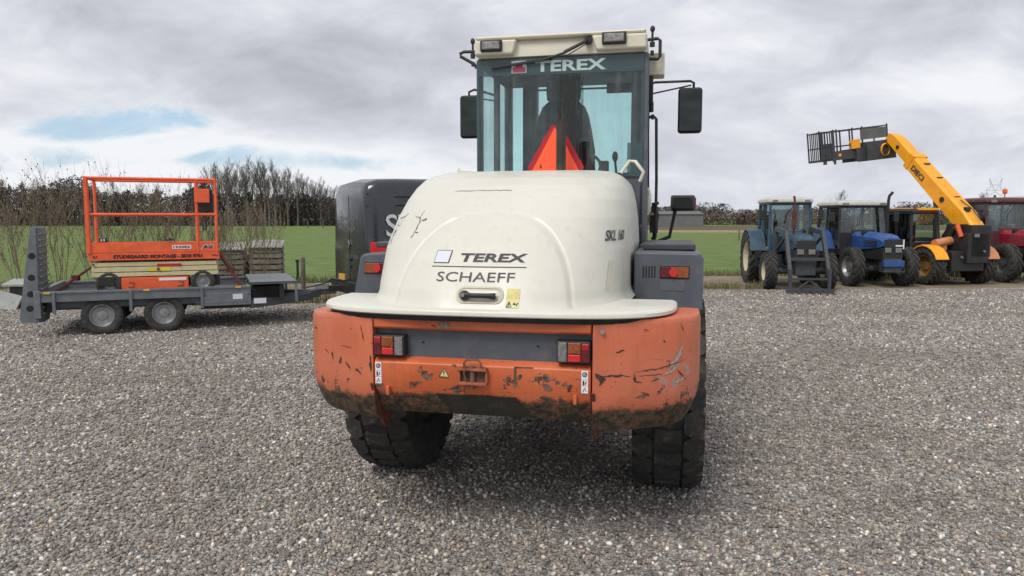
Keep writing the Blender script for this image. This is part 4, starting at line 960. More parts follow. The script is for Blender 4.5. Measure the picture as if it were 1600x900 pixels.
# cab on the left side
mb=MB()
a0,a1,b0,b1=-.80,-.08,.55,1.75
for x,y in((a0,b0),(a1,b0),(a0,b1),(a1,b1)): mb.bar((x,y,.9),(x*.98+.0,y+(.05 if y==b0 else -.1),1.82),.06,.07)
mb.bx(a0,a1,b0,b1,.75,1.05);mb.bar((a0,b0,1.80),(a1,b0,1.80),.06,.06);mb.bar((a0,b0,1.80),(a0,b1-.1,1.80),.06,.06);mb.bar((a0,1.1,.9),(a0,1.1,1.8),.05,.05)
cf=mb.build('cab_frame',M['black'],TH_,bevel=.01)
mb=MB();mb.bx(a0+.04,a1-.04,b0+.01,b0+.016,1.12,1.78);mb.build('rear_window',M['glassdark'],cf)
mb=MB();mb.bx(a0-.004,a0+.002,b0+.05,b1-.08,1.12,1.78);mb.build('side_window',M['glassdark'],cf)
mb=MB();mb.bx(-.6,-.28,1.0,1.12,1.05,1.6);mb.bx(-.6,-.28,1.0,1.4,1.0,1.15);mb.build('seat',M['seat'],TH_,bevel=.02)
mb=MB();mb.loft([[(x,y,z) for x,y in rr_plan(a0-.03+d,a1+.03-d,b0-.08+d,b1-d,.08)] for z,d in((1.80,0),(1.85,0),(1.90,.05),(1.915,.15))]);rf=mb.build('roof',M['black'],TH_,smooth=35)
mb=MB();mb.bx(a0+.12,a1-.02,b0-.09,b1-.2,1.862,1.93);mb.build('roof_grille',M['yellow'],rf,bevel=.015)
mb=MB();mb.cyl((-.66,.6,1.9),(-.66,.6,1.96),.05,10);mb.build('beacon',M['orlens'],rf)
mb=MB();mb.tube([(-.62,-.05,1.02),(-.12,.0,1.10)],.11,14);mb.bx(-.62,-.30,-.1,.4,.86,1.0);mb.build('fuel_tank',M['ochre'],TH_,smooth=40)
# boom: outer and inner box sections
p0=Vector((.28,-.25,1.46));p1=Vector((.25,2.72,4.02));bd=(p1-p0).normalized();bup=Vector((0,-bd.z,bd.y)).normalized();bx_=Vector((1,0,0))
def boomM(): 
    return Matrix(((bx_.x,bd.x,bup.x,p0.x),(bx_.y,bd.y,bup.y,p0.y),(bx_.z,bd.z,bup.z,p0.z),(0,0,0,1)))
BM=boomM()
mb=MB();mb.loft([[BM@Vector((x,y,z)) for x,z in((-w,-h),(-w,h-.05),(-w+.05,h),(w-.05,h),(w,h-.05),(w,-h))] for y,w,h in((-.15,.20,.15),(.3,.21,.23),(2.6,.205,.20),(2.75,.20,.19))]);mb.build('boom',M['yellow'],TH_,bevel=.008)
mb=MB();mb.loft([[BM@Vector((x,y,z)) for x,z in((-w,-h+o),(-w,h+o),(w,h+o),(w,-h+o))] for y,w,h,o in((2.6,.165,.15,0),(3.6,.165,.15,0),(3.78,.15,.14,-.02),(3.98,.10,.16,-.12))]);mb.build('boom_extension',M['yellow'],TH_,bevel=.01)
mb=MB();mb.tube([BM@Vector((-.235,1.05,.0)),BM@Vector((-.205,1.05,0))],.07,14);mb.build('boom_pin',M['black'],TH_,smooth=40)
mb=MB();mb.tube([BM@Vector((-.185,3.35,.0)),BM@Vector((-.16,3.35,0))],.055,12);mb.build('boom_pin',M['black'],TH_,smooth=40)
mb=MB();mb.tube([BM@Vector((.0,-.1,.27)),BM@Vector((.02,.3,.30)),BM@Vector((-.05,.7,.27))],.016,6);mb.box(BM@Vector((-.1,.35,.27)),(.12,.1,.1));
mb.build('boom_hose',M['black'],TH_)
for y_ in(.9,1.7,2.3):
    mb=MB();mb.box(BM@Vector((.0,y_,.205)),(.16,.07,.05));mb.build('boom_pad',M['darkgrey'],TH_,bevel=.005)
mb=MB();mb.loft([[BM@Vector((x,y,z)) for x,z in((-w,-h),(-w,h),(w,h),(w,-h))] for y,w,h in((2.60,.222,.220),(2.78,.222,.212))]);mb.build('boom_collar',M['yellow'],TH_,bevel=.01)
mb=MB();mb.tube([BM@Vector((.23,.2,-.1)),BM@Vector((.24,2.5,-.08)),BM@Vector((.19,3.6,-.05))],.018,6);mb.build('boom_pipe',M['ochre'],TH_,smooth=50)
mb=MB();mb.tube([(.0,.5,.7),BM@Vector((-.12,1.3,-.20))],.06,10);mb.tube([(-.10,.2,1.0),(-.14,-.15,1.42)],.055,10);mb.build('lift_cylinder',M['black'],TH_,smooth=40)
mb=MB();mb.tube([(-.12,-.35,1.2),(-.13,-.20,1.50)],.06,10);mb.build('ram_cap',mat('ram_orange',(.6,.10,.02),.5),TH_,smooth=40)
TX=BM@Matrix.Translation((-.208,2.15,.0))@Matrix.Rotation(R(-90),4,'Z')
text_on('lettering','DIECI',M['ink'],TH_,BM@Matrix.Translation((-.216,2.20,-.03))@Matrix.Rotation(R(-90),4,'Z'),.15,.56,.03)
# work platform
WP=BM@Vector((0,3.95,-.15))
pm=Matrix.Translation(WP)@Matrix.Rotation(R(7),4,'Y').inverted()@Matrix.Rotation(R(-6),4,'Z')
L0,L1=-2.05,.05;D0,D1=.12,.80;zf=-.42
mb=MB()
mb.bx(L0,L1,D0,D1,zf,zf+.06,pm)
mb.bx(L0+.45,L1-.1,D0-.02,D0,zf,zf+.26,pm);mb.bx(-.75,.12,D0-.22,D0+.3,zf-.12,zf+.42,pm)
mb.bx(-1.0,L1,D0-.10,D1,zf-.10,zf+.28,pm)
for z in(.02,.46):
    mb.bx(L0,L1,D0,D0+.03,zf+.36+z,zf+.39+z,pm);mb.bx(L0,L1,D1-.03,D1,zf+.36+z,zf+.39+z,pm);mb.bx(L0,L0+.03,D0,D1,zf+.36+z,zf+.39+z,pm);mb.bx(L1-.03,L1,D0,D1,zf+.36+z,zf+.39+z,pm)
for x in(L0,L0+.42,L0+.52,L0+1.0,L1-.80,L1-.035):
    for y in(D0,D1-.03): mb.bx(x,x+.035,y,y+.03,zf,zf+.88,pm)
for k in range(6): mb.bx(L0+.02+k*.075,L0+.05+k*.075,D0,D0+.02,zf,zf+.84,pm)
for k in range(6): mb.bx(L0,L0+.02,D0+.1*k,D0+.03+.1*k,zf,zf+.84,pm)
mb.bx(L0,L0+.45,D0,D0+.02,zf,zf+.50,pm);mb.bx(L0+.38,L0+.46,D0-.01,D0+.02,zf-.03,zf+.86,pm)
mb.bx(L0+.1,L0+.2,D0,D0+.03,zf-.09,zf,pm);mb.bx(L0+.42,L0+.48,D0,D0+.03,zf-.11,zf,pm)
wp=mb.build('work_platform',M['darkgrey'],TH_,bevel=.0)
mb=MB();mb.bx(-.80,L1-.06,D0-.03,D0+.0,zf+.50,zf+.80,pm);mb.build('platform_panel',mat('panel_grey',(.11,.12,.11),.6,var=.15),wp)
mb=MB();mb.box((-.98,D0-.02,zf+.40),(.26,.10,.26),pm);mb.bx(-1.50,-1.42,D0-.03,D0-.02,zf+.10,zf+.18,pm);mb.bx(-1.15,-1.0,D0-.03,D0,zf+.44,zf+.50,pm);mb.build('control_box',M['yellow'],wp,bevel=.03)
mb=MB();mb.add(*(lambda q:(q.v,q.f))(MB().lathe([(-.05,.12),(.0,.14),(.05,.12)],(0,0,0),14,'Y')),pm@Matrix.Translation((-.22,-.12,zf+.14))@Matrix.Scale(1.35,4,Vector((0,0,1))));mb.build('pivot_guard',M['yellow'],wp,smooth=40)
mb=MB();mb.box((-.6,D0-.11,zf+.36),(.10,.01,.08),pm);mb.box((-.45,D0-.11,zf+.38),(.09,.01,.09),pm,rz=0);mb.build('platform_label',M['white'],wp)
# ================================================================== SETTING
def ground_mat():
    m,nt,b=newmat('gravel');co=objco(nt)
    v=nt.nodes.new('ShaderNodeTexVoronoi');v.inputs['Scale'].default_value=62;nt.links.new(co,v.inputs['Vector'])
    v2=nt.nodes.new('ShaderNodeTexVoronoi');v2.inputs['Scale'].default_value=34;nt.links.new(co,v2.inputs['Vector'])
    sep=nt.nodes.new('ShaderNodeSeparateColor');nt.links.new(v.outputs['Color'],sep.inputs[0])
    sep2=nt.nodes.new('ShaderNodeSeparateColor');nt.links.new(v2.outputs['Color'],sep2.inputs[0])
    val=math_(nt,'ADD',math_(nt,'MULTIPLY',sep.outputs[0],.6),math_(nt,'MULTIPLY',sep2.outputs[0],.4))
    r=nt.nodes.new('ShaderNodeValToRGB');nt.links.new(val,r.inputs[0]);e=r.color_ramp.elements
    e[0].position=.1;e[0].color=(.18,.17,.16,1);e[1].position=.95;e[1].color=(.80,.775,.74,1)
    x=e.new(.4);x.color=(.31,.29,.265,1);x=e.new(.65);x.color=(.46,.43,.395,1)
    tint=mixc(nt,ramp(nt,sep.outputs[1],.8,.95,0,.5),r.outputs[0],(.34,.26,.18))
    tint=mixc(nt,ramp(nt,sep.outputs[2],.85,.97,0,.4),tint,(.26,.18,.17))
    big=noise(nt,co,.35,5,.6)
    trk=noise(nt,objco(nt,(.12,.9,1)),1.0,5,.55,.5)
    tint=mixc(nt,ramp(nt,big,.35,.7,0,.35),tint,(.24,.225,.21))
    big2=noise(nt,objco(nt,(.25,1,1)),.9,5,.6)
    tint=mixc(nt,ramp(nt,big2,.5,.75,0,.25),tint,(.50,.49,.48))
    far=noise(nt,objco(nt,(1,.5,1)),9,4,.75)
    tint=mixc(nt,ramp(nt,far,.5,.66,0,.5),tint,(.62,.59,.55))
    tint=mixc(nt,ramp(nt,far,.5,.34,0,.5),tint,(.15,.135,.12))
    tint=mixc(nt,ramp(nt,trk,.50,.68,0,.38),tint,(.24,.20,.165))
    nt.links.new(tint,b.inputs['Base Color']);b.inputs['Roughness'].default_value=.9
    h=math_(nt,'SUBTRACT',math_(nt,'MULTIPLY',v2.outputs['Distance'],-1.0),v.outputs['Distance'])
    bump(nt,b,h,1,.025);return m
def plain_ground(name,c1,c2,c3,s1,s2,bm=.03):
    m,nt,b=newmat(name);co=objco(nt)
    base=mixc(nt,ramp(nt,noise(nt,co,s1,8,.65),.35,.65),c1,c2)
    base=mixc(nt,ramp(nt,noise(nt,co,s2,6,.7),.52,.72,0,.7),base,c3)
    nt.links.new(base,b.inputs['Base Color']);b.inputs['Roughness'].default_value=.95;b.inputs['Specular IOR Level'].default_value=.15
    bump(nt,b,noise(nt,co,s1*6,8,.7),.8,bm);return m
grass_m=plain_ground('pasture_grass',(.105,.150,.045),(.150,.200,.065),(.21,.22,.11),1.1,.10,.06)
mb=MB()
def sheet(name,pts,z,m,label=None):
    mb=MB();mb.v=[(x,y,z) for x,y in pts];mb.f=[tuple(range(len(pts)))]
    o=mb.build(name,m,recalc=False);o['kind']='structure';return o
sheet('field',[(-900,-200),(900,-200),(900,1500),(-900,1500)],-.012,grass_m)
rnd=random.Random(3)
def edge(xs,f,amp): return [(x,f(x)+rnd.uniform(-amp,amp)) for x in xs]
xs=[-60+.6*i for i in range(201)]
f_g=lambda x: 13.9+.12*(x+8) if x<-3 else (14.5+.14*(x+3) if x<2 else 17.3+.0*x if x<9 else 17.3+.12*(x-9))
f_v=lambda x: 19.5+.25*max(-8,min(8,x+4))+ (0 if x<9 else .1*(x-9))
dirt_m=plain_ground('bare_earth',(.20,.165,.115),(.27,.23,.17),(.10,.10,.05),1.3,.5,.05)
sheet('dirt_verge',[(-60,5)]+edge(xs,f_v,.25)+[(60,5)],-.006,dirt_m)
gm=ground_mat()
gpts=[(60,-30),(-60,-30)]
sheet('gravel_yard',[(-60,-30)]+edge(xs,f_g,.30)+[(60,-30)],0,gm)
sheet('straw_strip',[(-20,84),(200,84),(200,100),(-20,100)],-.006,plain_ground('straw',(.30,.25,.14),(.22,.2,.1),(.12,.14,.05),.5,.1))
sheet('ploughed_strip',[(-20,100),(260,100),(260,150),(-20,150)],-.004,plain_ground('plough',(.10,.075,.055),(.13,.10,.07),(.1,.11,.05),.5,.1))
# loose stones: real pieces near the camera
def stones():
    rs=np.random.RandomState(5)
    # icosahedron
    t=(1+5**.5)/2;V=np.array([(-1,t,0),(1,t,0),(-1,-t,0),(1,-t,0),(0,-1,t),(0,1,t),(0,-1,-t),(0,1,-t),(t,0,-1),(t,0,1),(-t,0,-1),(-t,0,1)])/math.sqrt(1+t*t)
    F=np.array([(0,11,5),(0,5,1),(0,1,7),(0,7,10),(0,10,11),(1,5,9),(5,11,4),(11,10,2),(10,7,6),(7,1,8),(3,9,4),(3,4,2),(3,2,6),(3,6,8),(3,8,9),(4,9,5),(2,4,11),(6,2,10),(8,6,7),(9,8,1)])
    P=[]
    for y0,y1,dens,smin,smax in((2.4,4.2,2900,.0045,.0165),(4.2,6.0,2000,.006,.017),(6.0,8.5,1200,.007,.019),(8.5,13,420,.010,.022),(13,17.2,330,.012,.024)):
        W=.78*y1+1.3;n=int(2*W*(y1-y0)*dens)
        x=rs.uniform(-W,W,n);y=rs.uniform(y0,y1,n);keep=np.abs(x)<.78*y+1.0
        x,y=x[keep],y[keep];kk=np.array([yy<f_g(xx)-.1 for xx,yy in zip(x,y)]) if y0>8 else np.ones(len(x),bool);x,y=x[kk],y[kk];r=smin+(smax-smin)*rs.rand(len(x))**1.8
        P.append(np.stack([x,y,r],1))
    P=np.concatenate(P);n=len(P)
    var=V[None]*(1+rs.uniform(-.28,.28,(n,12,1)))
    sc_=np.stack([rs.uniform(.8,1.35,n),rs.uniform(.7,1.05,n),rs.uniform(.45,.8,n)],1)*P[:,2:3]
    q=rs.normal(size=(n,4));q[:,1:3]*=.35;q/=np.linalg.norm(q,axis=1,keepdims=True);w,x,y,z=q.T
    Rm=np.stack([1-2*(y*y+z*z),2*(x*y-z*w),2*(x*z+y*w),2*(x*y+z*w),1-2*(x*x+z*z),2*(y*z-x*w),2*(x*z-y*w),2*(y*z+x*w),1-2*(x*x+y*y)],1).reshape(n,3,3)
    vs=np.einsum('nij,nkj->nki',Rm,var*sc_[:,None,:])
    vs[:,:,0]+=P[:,0:1];vs[:,:,1]+=P[:,1:2];vs[:,:,2]+=(P[:,2]*rs.uniform(.1,.55,n))[:,None]
    fs=(F[None]+12*np.arange(n)[:,None,None]).reshape(-1,3)
    me=bpy.data.meshes.new('gravel_stones');me.vertices.add(n*12);me.vertices.foreach_set('co',vs.astype(np.float32).ravel())
    me.loops.add(fs.size);me.loops.foreach_set('vertex_index',fs.astype(np.int32).ravel())
    me.polygons.add(len(fs));me.polygons.foreach_set('loop_start',np.arange(0,fs.size,3,dtype=np.int32));me.polygons.foreach_set('loop_total',np.full(len(fs),3,dtype=np.int32))
    me.update(calc_edges=True)
    pal=np.array([(.11,.10,.10),(.17,.16,.155),(.24,.225,.215),(.30,.285,.27),(.42,.395,.365),(.70,.67,.63),(.36,.28,.20),(.24,.165,.15),(.15,.155,.165)])
    c=pal[rs.choice(9,n,p=[.12,.16,.17,.15,.13,.085,.085,.05,.05])]*rs.uniform(.75,1.25,(n,1))*np.array([[1.14,1.115,1.07]])
    at=me.attributes.new('stone_col','FLOAT_COLOR','FACE');cc=np.ones((len(fs),4),np.float32);cc[:,:3]=np.repeat(c,20,axis=0);at.data.foreach_set('color',cc.ravel())
    m,nt,b=newmat('loose_stone');a=nt.nodes.new('ShaderNodeAttribute');a.attribute_name='stone_col'
    nz=noise(nt,objco(nt),60,4,.6)
    cl=mixc(nt,ramp(nt,nz,.3,.7,0,.3),a.outputs['Color'],(.26,.245,.23))
    cl=mixc(nt,ramp(nt,noise(nt,objco(nt,(.12,.9,1)),1.0,5,.55,.5),.50,.68,0,.35),cl,(.20,.165,.135))
    cl=mixc(nt,ramp(nt,noise(nt,objco(nt),.55,5,.6),.42,.66,0,.45),cl,(.14,.12,.10))
    nt.links.new(cl,b.inputs['Base Color']);b.inputs['Roughness'].default_value=.75
    me.materials.append(m);o=bpy.data.objects.new('gravel_stones',me);C.objects.link(o)
    tag(o,'loose grey crushed stone covering the yard in front of the machines','gravel',kind='stuff');return n
print('stones',stones())
# dry grass and weeds along the verge
def tufts(name,label,areas,seed,col1,col2,hgt):
    rs=random.Random(seed);mb=MB()
    for (x0,x1,fy,spread,n) in areas:
        for i in range(n):
            x=rs.uniform(x0,x1);y=fy(x)+rs.uniform(0,spread)*rs.random();h=hgt*rs.uniform(.3,1);a=rs.uniform(0,6.28);l=rs.uniform(.05,.5)*h;w=.006+.004*rs.random()
            ca,sa=math.cos(a),math.sin(a);k=len(mb.v)
            mb.v+=[(x-sa*w,y+ca*w,-.01),(x+sa*w,y-ca*w,-.01),(x+ca*l*.4+sa*w*.6,y+sa*l*.4-ca*w*.6,h*.6),(x+ca*l*.4-sa*w*.6,y+sa*l*.4+ca*w*.6,h*.6),(x+ca*l,y+sa*l,h)]
            mb.f+=[(k,k+1,k+2,k+3),(k+3,k+2,k+4)]
    m,nt,b=newmat(name);co=objco(nt);nt.links.new(mixc(nt,ramp(nt,noise(nt,co,2,5,.7),.4,.6),col1,col2),b.inputs['Base Color']);b.inputs['Roughness'].default_value=.9
    o=mb.build(name,m,recalc=False);tag(o,label,'grass',kind='stuff')
tufts('dry_grass','tufts of dry and green grass growing along the edge of the gravel',[(-14,-5,lambda x:f_g(x)-.1,3.0,16000),(-5,2,lambda x:f_g(x),1.2,2500),(3,6,lambda x:17.3,.9,900),(9,24,lambda x:19.5+.12*(x-9),3,2500),(-14,12,lambda x:f_v(x)-.2,1.0,7000)],4,(.20,.165,.085),(.09,.12,.035),.22)
# ---------------------------------------------------------------- bare trees
def branchy(mb,p,d,L,r,depth,rs,spread=.5,up=.15,nseg=3,kids=3,sides=4,shr=.66):
    pts=[p.copy()];rr=[r];q=p.copy();dd=d.copy()
    for i in range(nseg):
        dd=(dd+Vector((rs.uniform(-.18,.18),rs.uniform(-.18,.18),rs.uniform(-.05,.12)+up*.3))).normalized();q=q+dd*(L/nseg);pts.append(q.copy());rr.append(r*(1-(i+1)/nseg*.55))
    mb.tube(pts,rr,sides,False)
    if depth<=0:return
    for k in range(kids):
        t=rs.uniform(.3,1.0) if k else 1.0
        i=min(nseg-1,int(t*nseg));f=t*nseg-i
        b=pts[i].lerp(pts[i+1],f);a=rs.uniform(0,6.28)
        side=Vector((math.cos(a),math.sin(a),0))
        nd_=(dd+side*spread*rs.uniform(.6,1.4)+Vector((0,0,up))).normalized()
        branchy(mb,b,nd_,L*shr*rs.uniform(.75,1.15),max(r*.56,.002),depth-1,rs,spread,up,max(2,nseg-1),kids,3,shr)
bark=mat('bark_grey_brown',(.13,.115,.105),.9,var=.3,scale=3)
bark2=mat('bark_shrub',(.20,.16,.11),.9,var=.3,scale=5)
def tree_proto(seed,h,tr,spread=.45):
    rs=random.Random(seed);a=MB();b=MB()
    a.tube([(0,0,0),(.05,0,h*.3),(-.05,.05,h*.55),(0,0,h*.8)],[tr,tr*.8,tr*.5,tr*.2],6,False)
    for k in range(11):
        z=h*(.28+.66*k/11);an=rs.uniform(0,6.28)
        branchy(b,Vector((0,0,z)),Vector((math.cos(an)*.45,math.sin(an)*.45,.9)).normalized(),h*.24*(1.1-k/17),tr*.26,4,rs,spread,.4,3,3,3,.66)
    branchy(b,Vector((0,0,h*.78)),Vector((0,0,1)),h*.2,tr*.25,4,rs,.35,.35,3,4,3,.62)
    return a.mesh('trunk'),b.mesh('branches')
protos=[tree_proto(s,h,.20) for s,h in((1,10.6),(2,9.6),(3,11.2))]
def bare_tree(x,y,sc_,rz,pi,label,group,name='bare_tree',cat='tree',width=1):
    T=root(name,label,cat,(x,y,0),rz,group);T.scale=(sc_*width,sc_*width,sc_)
    for me,nm in zip(protos[pi],('trunk','branches')):
        if not me.materials: me.materials.append(bark)
        o=bpy.data.objects.new(nm,me);C.objects.link(o);o.parent=T
    return T
rs=random.Random(11)
# row of bare trees standing above the right end of the wood
for i in range(36):
    px=332+5.8*i+rs.uniform(-3,3);Y=150+rs.uniform(-3,6);x=(px-800)/1155*Y
    taper=1 if i<18 else 1-.02*(i-17)
    bare_tree(x,Y,taper*rs.uniform(.90,1.08)*1.0,rs.uniform(0,6),i%3,'tall leafless tree rising out of the dark wood behind the pasture','leafless trees along the wood',width=1.35)
for i in range(12):
    px=-120+38*i+rs.uniform(-10,10);Y=150+rs.uniform(0,6);x=(px-800)/1155*Y
    bare_tree(x,Y,rs.uniform(.66,.80),rs.uniform(0,6),i%3,'tall leafless tree rising out of the dark wood behind the pasture','leafless trees along the wood',width=1.2)
# the wood itself: one mass
def wood(name,label,specs,seed,col1,col2,quad):
    rs_=np.random.RandomState(seed);V=[];Fc=[]
    for (cx,cy,r,z0,z1,n,con) in specs:
        t=rs_.rand(n);z=z0+(z1-z0)*t
        rad=r*(np.sqrt(rs_.rand(n)))*( (1-t*.85) if con else np.sqrt(np.clip(1-(2*t-1)**2*.8,0,1)))
        a=rs_.rand(n)*6.283;c=np.stack([cx+rad*np.cos(a),cy+rad*np.sin(a),z],1)
        s=quad*rs_.uniform(.5,1.3,(n,1,1));tri=rs_.normal(size=(n,3,3));tri/=np.linalg.norm(tri,axis=2,keepdims=True);V.append((c[:,None,:]+tri*s).reshape(-1,3))
    V=np.concatenate(V);V[:,2]=np.maximum(V[:,2],-.01);nf=len(V)//3
    me=bpy.data.meshes.new(name);me.vertices.add(len(V));me.vertices.foreach_set('co',V.astype(np.float32).ravel());me.loops.add(len(V));me.loops.foreach_set('vertex_index',np.arange(len(V),dtype=np.int32));me.polygons.add(nf);me.polygons.foreach_set('loop_start',np.arange(0,len(V),3,dtype=np.int32));me.polygons.foreach_set('loop_total',np.full(nf,3,dtype=np.int32));me.update(calc_edges=True)
    m,nt,b=newmat(name);co=objco(nt);nt.links.new(mixc(nt,ramp(nt,noise(nt,co,.12,5,.7),.4,.6),col1,col2),b.inputs['Base Color']);b.inputs['Roughness'].default_value=1;b.inputs['Specular IOR Level'].default_value=.1
    me.materials.append(m);o=bpy.data.objects.new(name,me);C.objects.link(o);tag(o,label,'woodland',kind='stuff');return o
sp=[]
for i in range(330):
    px=-250+rs.uniform(0,800);Y=150+rs.uniform(0,22);x=(px-800)/1155*Y
    h=7.4+1.2*math.sin(px*.021)+.9*math.sin(px*.057+1)+rs.uniform(-1.2,1.0)
    if 90<px<330: h+=.4
    if px>330: h=6.6+rs.uniform(-.6,.8)-.004*(px-330)
    if px>525: h-=1.5
    sp.append((x,Y,rs.uniform(1.6,2.6),0,h,420,rs.random()<.45))
wood('woodland','dark wood of conifers and brown undergrowth at the far side of the pasture',sp,2,(.050,.050,.045),(.115,.098,.088),.30)  # both tones lightened so the colour stands in for haze
sp=[]
for i in range(300):
    px=480+rs.uniform(0,1500);Y=165+rs.uniform(0,15);x=(px-800)/1155*Y
    h=3.6+.5*math.sin(px*.02)+rs.uniform(-.5,.4)
    sp.append((x,Y,rs.uniform(2,3),0,h,160,False))
wood('hedge','long brown leafless hedge beyond the ploughed strip on the right',sp,3,(.11,.092,.078),(.15,.125,.10),.35)
sp=[]
for i in range(240):
    px=400+rs.uniform(0,2400);Y=330+rs.uniform(0,30);x=(px-800)/1155*Y
    h=5.4+1.2*math.sin(px*.013)+1.0*math.sin(px*.041)+rs.uniform(-1,1.2)
    if 1410<px<1600: h+=2
    sp.append((x,Y,rs.uniform(4,8),0,h,520,rs.random()<.25))
wood('distant_treeline','dark bluish line of distant trees along the horizon on the right',sp,4,(.10,.11,.112),(.12,.125,.125),.5)  # distance haze painted into the foliage as raised, bluish tones
# individual far trees
Y=210
bare_tree((1310-800)/1155*Y,Y,.78,1,0,'lone leafless tree with a round crown beyond the blue tractor','far trees',width=1.5)
bare_tree((1530-800)/1155*Y,Y,.80,2,1,'broad leafless tree beyond the red tractor','far trees',width=1.7)
# fence posts along the far edge of the pasture
for i,px in enumerate((446,482,506,560,20,-60,100,1284)):
    Y=118;mb=MB();x=(px-800)/1155*Y;mb.cyl((x,Y,0),(x,Y,1.25),.09,6);tag(mb.build('fence_post',M['post']),'thin wooden fence post at the far side of the pasture','post','far fence posts')
mb=MB();mb.cyl((5.53*3.05,55,0),(5.53*3.05,55,.8),.05,6)
tag(mb.build('fence_post',M['post']),'lone fence post in the pasture left of the teal tractor','post')
# near posts
mb=MB();mb.lathe([(0,.05),(.82,.048),(.85,.03),(.852,.002)],(-4.42,15.6,0),8,'Z');tag(mb.build('wooden_post',M['post'],smooth=40),'short weathered wooden post behind the trailer drawbar','post')
mb=MB();mb.cyl((-5.9,20.3,0),(-5.9,20.3,.5),.035,6);mb.box((-5.9,20.3,.5),(.09,.06,.06));tag(mb.build('marker_post',M['black']),'small black marker post at the edge of the grass','post')
# ---------------------------------------------------------------- bare shrubs near the trailer
def shrub(x,y,h,seed,label,n=9,sp=.5,fz=1):
    rs_=random.Random(seed);mb=MB()
    for k in range(n):
        a=rs_.uniform(0,6.28);l=rs_.uniform(.05,.45)
        branchy(mb,Vector((rs_.uniform(-.12,.12),rs_.uniform(-.12,.12),-.02)),Vector((math.cos(a)*l,math.sin(a)*l,1)).normalized(),h*rs_.uniform(.36,.52),.012,4,rs_,sp,.30,4,3,4,.64)
    # swollen buds on the twig ends
    for v in [mb.v[i] for i in range(0,len(mb.v),37)]:
        if v[2]>h*.35: mb.box(v,(.012,.012,.03))
    o=mb.build('bare_shrub',bark2,recalc=False);o.location=(x,y,0);tag(o,label,'shrub','leafless shrubs along the yard edge');return o
for i,(px,Y,h,lab) in enumerate(((-40,14.6,2.5,'leafless shrub at the left edge behind the concrete slabs'),(30,14.2,2.6,'tall leafless shrub just left of the folded trailer ramps'),(95,14.8,2.6,'leafless shrub rising right behind the folded trailer ramps'),(150,15.2,2.4,'leafless shrub behind the left end of the scissor lift'),(205,15.5,2.7,'leafless shrub seen through the left half of the lift guard rails'),(265,15.7,2.4,'leafless shrub seen through the right half of the lift guard rails'),(318,15.8,2.2,'leafless shrub behind the lift control box'),(362,16.2,2.3,'leafless shrub between the lift and the wooden crates'),(405,16.6,2.3,'twiggy leafless shrub in front of the wooden crates'))):
    shrub((px-800)/1155*Y,Y,h*.92,20+i,lab,n=8)
# ---------------------------------------------------------------- wooden crates, slabs
def crate(x,y,rz,label,s=1):
    T=root('wooden_crate',label,'crate',(x,y,0),rz,'slatted wooden crates')
    mb=MB();w,d,h=.78*s,.7*s,.92*s
    for k in range(6):
        z=.08+k*.145*s
        for sy in(-1,1): mb.bx(-w/2,w/2,sy*d/2,sy*(d/2-.02),z,z+.10*s)
        for sx in(-1,1): mb.bx(sx*w/2,sx*(w/2-.02),-d/2,d/2,z,z+.10*s)
    mb.build('slat',M['wood'],T,bevel=.003)
    for sx in(-1,1):
        for sy in(-1,1): mb=MB();mb.bx(sx*(w/2-.02),sx*(w/2-.08),sy*(d/2-.02),sy*(d/2-.08),0,h);mb.build('corner_post',M['wood'],T)
    mb=MB()
    for k in range(5): mb.prism([(-d/2-.05,h-.02),(d/2+.05,h+.14),(d/2+.05,h+.165),(-d/2-.05,h+.005)],'X',-w/2-.03+k*(w+.06)/5,-w/2-.03+(k+.9)*(w+.06)/5)
    mb.build('lid',mat('lid_wood',(.27,.27,.24),.9,var=.2,dirt=(.12,.13,.1),dirtamt=.5,scale=6),T)
crate(-7.35,19.3,R(12),'left slatted wooden crate with a sloping lid, behind the shrub',.94)
crate(-6.30,19.0,R(12),'right slatted wooden crate with a sloping lid, nearer the van',1.02)
mb=MB();mb.box((-6.85,19.9,.35),(.9,.5,.7));tag(mb.build('wood_pile',M['wood'],bevel=.02),'low stack of weathered boards between the slatted crates','boards')
for (c,d,rx,ry,rz,lab) in (((-9.2,13.9,.46),(.60,.5,.05),R(8),0,R(10),'flat grey concrete slab lying on top of the pile at the left edge'),((-9.15,14.0,.30),(.55,.45,.24),0,0,R(10),'dark grey block under the concrete slabs at the left edge'),((-9.3,13.45,.16),(.50,.05,.34),R(-28),R(18),R(14),'pale concrete slab leaning against the pile at the left edge')):
    mb=MB();mb.box((0,0,0),d);o=mb.build('concrete_slab',M['concrete'] if d[2]!=.24 else M['galvdark'],bevel=.01);o.location=c;o.rotation_euler=(rx,ry,rz);tag(o,lab,'slab')
# stones on earth bank and mud heap
# ---------------------------------------------------------------- buildings and pylon
B=root('farm_shed','low grey concrete farm shed far beyond the pasture, right of the loader cab','shed',(32,140,0),R(3))
mb=MB();mb.bx(-5,3.2,-3,3,0,2.3);mb.build('wall',mat('shed_grey',(.15,.16,.155),.9,var=.1,scale=.5),B)
mb=MB();mb.prism([(-3.2,2.3),(3.2,2.3),(0,2.9)],'X',-5.2,3.4);mb.build('roof',mat('shed_roof',(.12,.125,.13),.8),B)
B=root('barn','dark roofed barn at the right edge behind the tractors','barn',(45.3,56.7,0),R(-33))
mb=MB();mb.bx(-5.6,5.6,.2,14,0,2.9);mb.build('wall',mat('barn_wall',(.06,.065,.065),.8,var=.2,scale=1),B)
mb=MB();mb.prism([(-6,2.85),(6,2.85),(6,3.0),(0,6.1),(-6,3.0)],'Y',0,14.3);mb.build('roof',mat('barn_roof',(.035,.04,.045),.7,var=.2,scale=1),B)
PY=root('power_pylon','thin lattice power pylon on a pole far behind the red tractor','pylon',((1549-800)/1155*260,260,0),0)
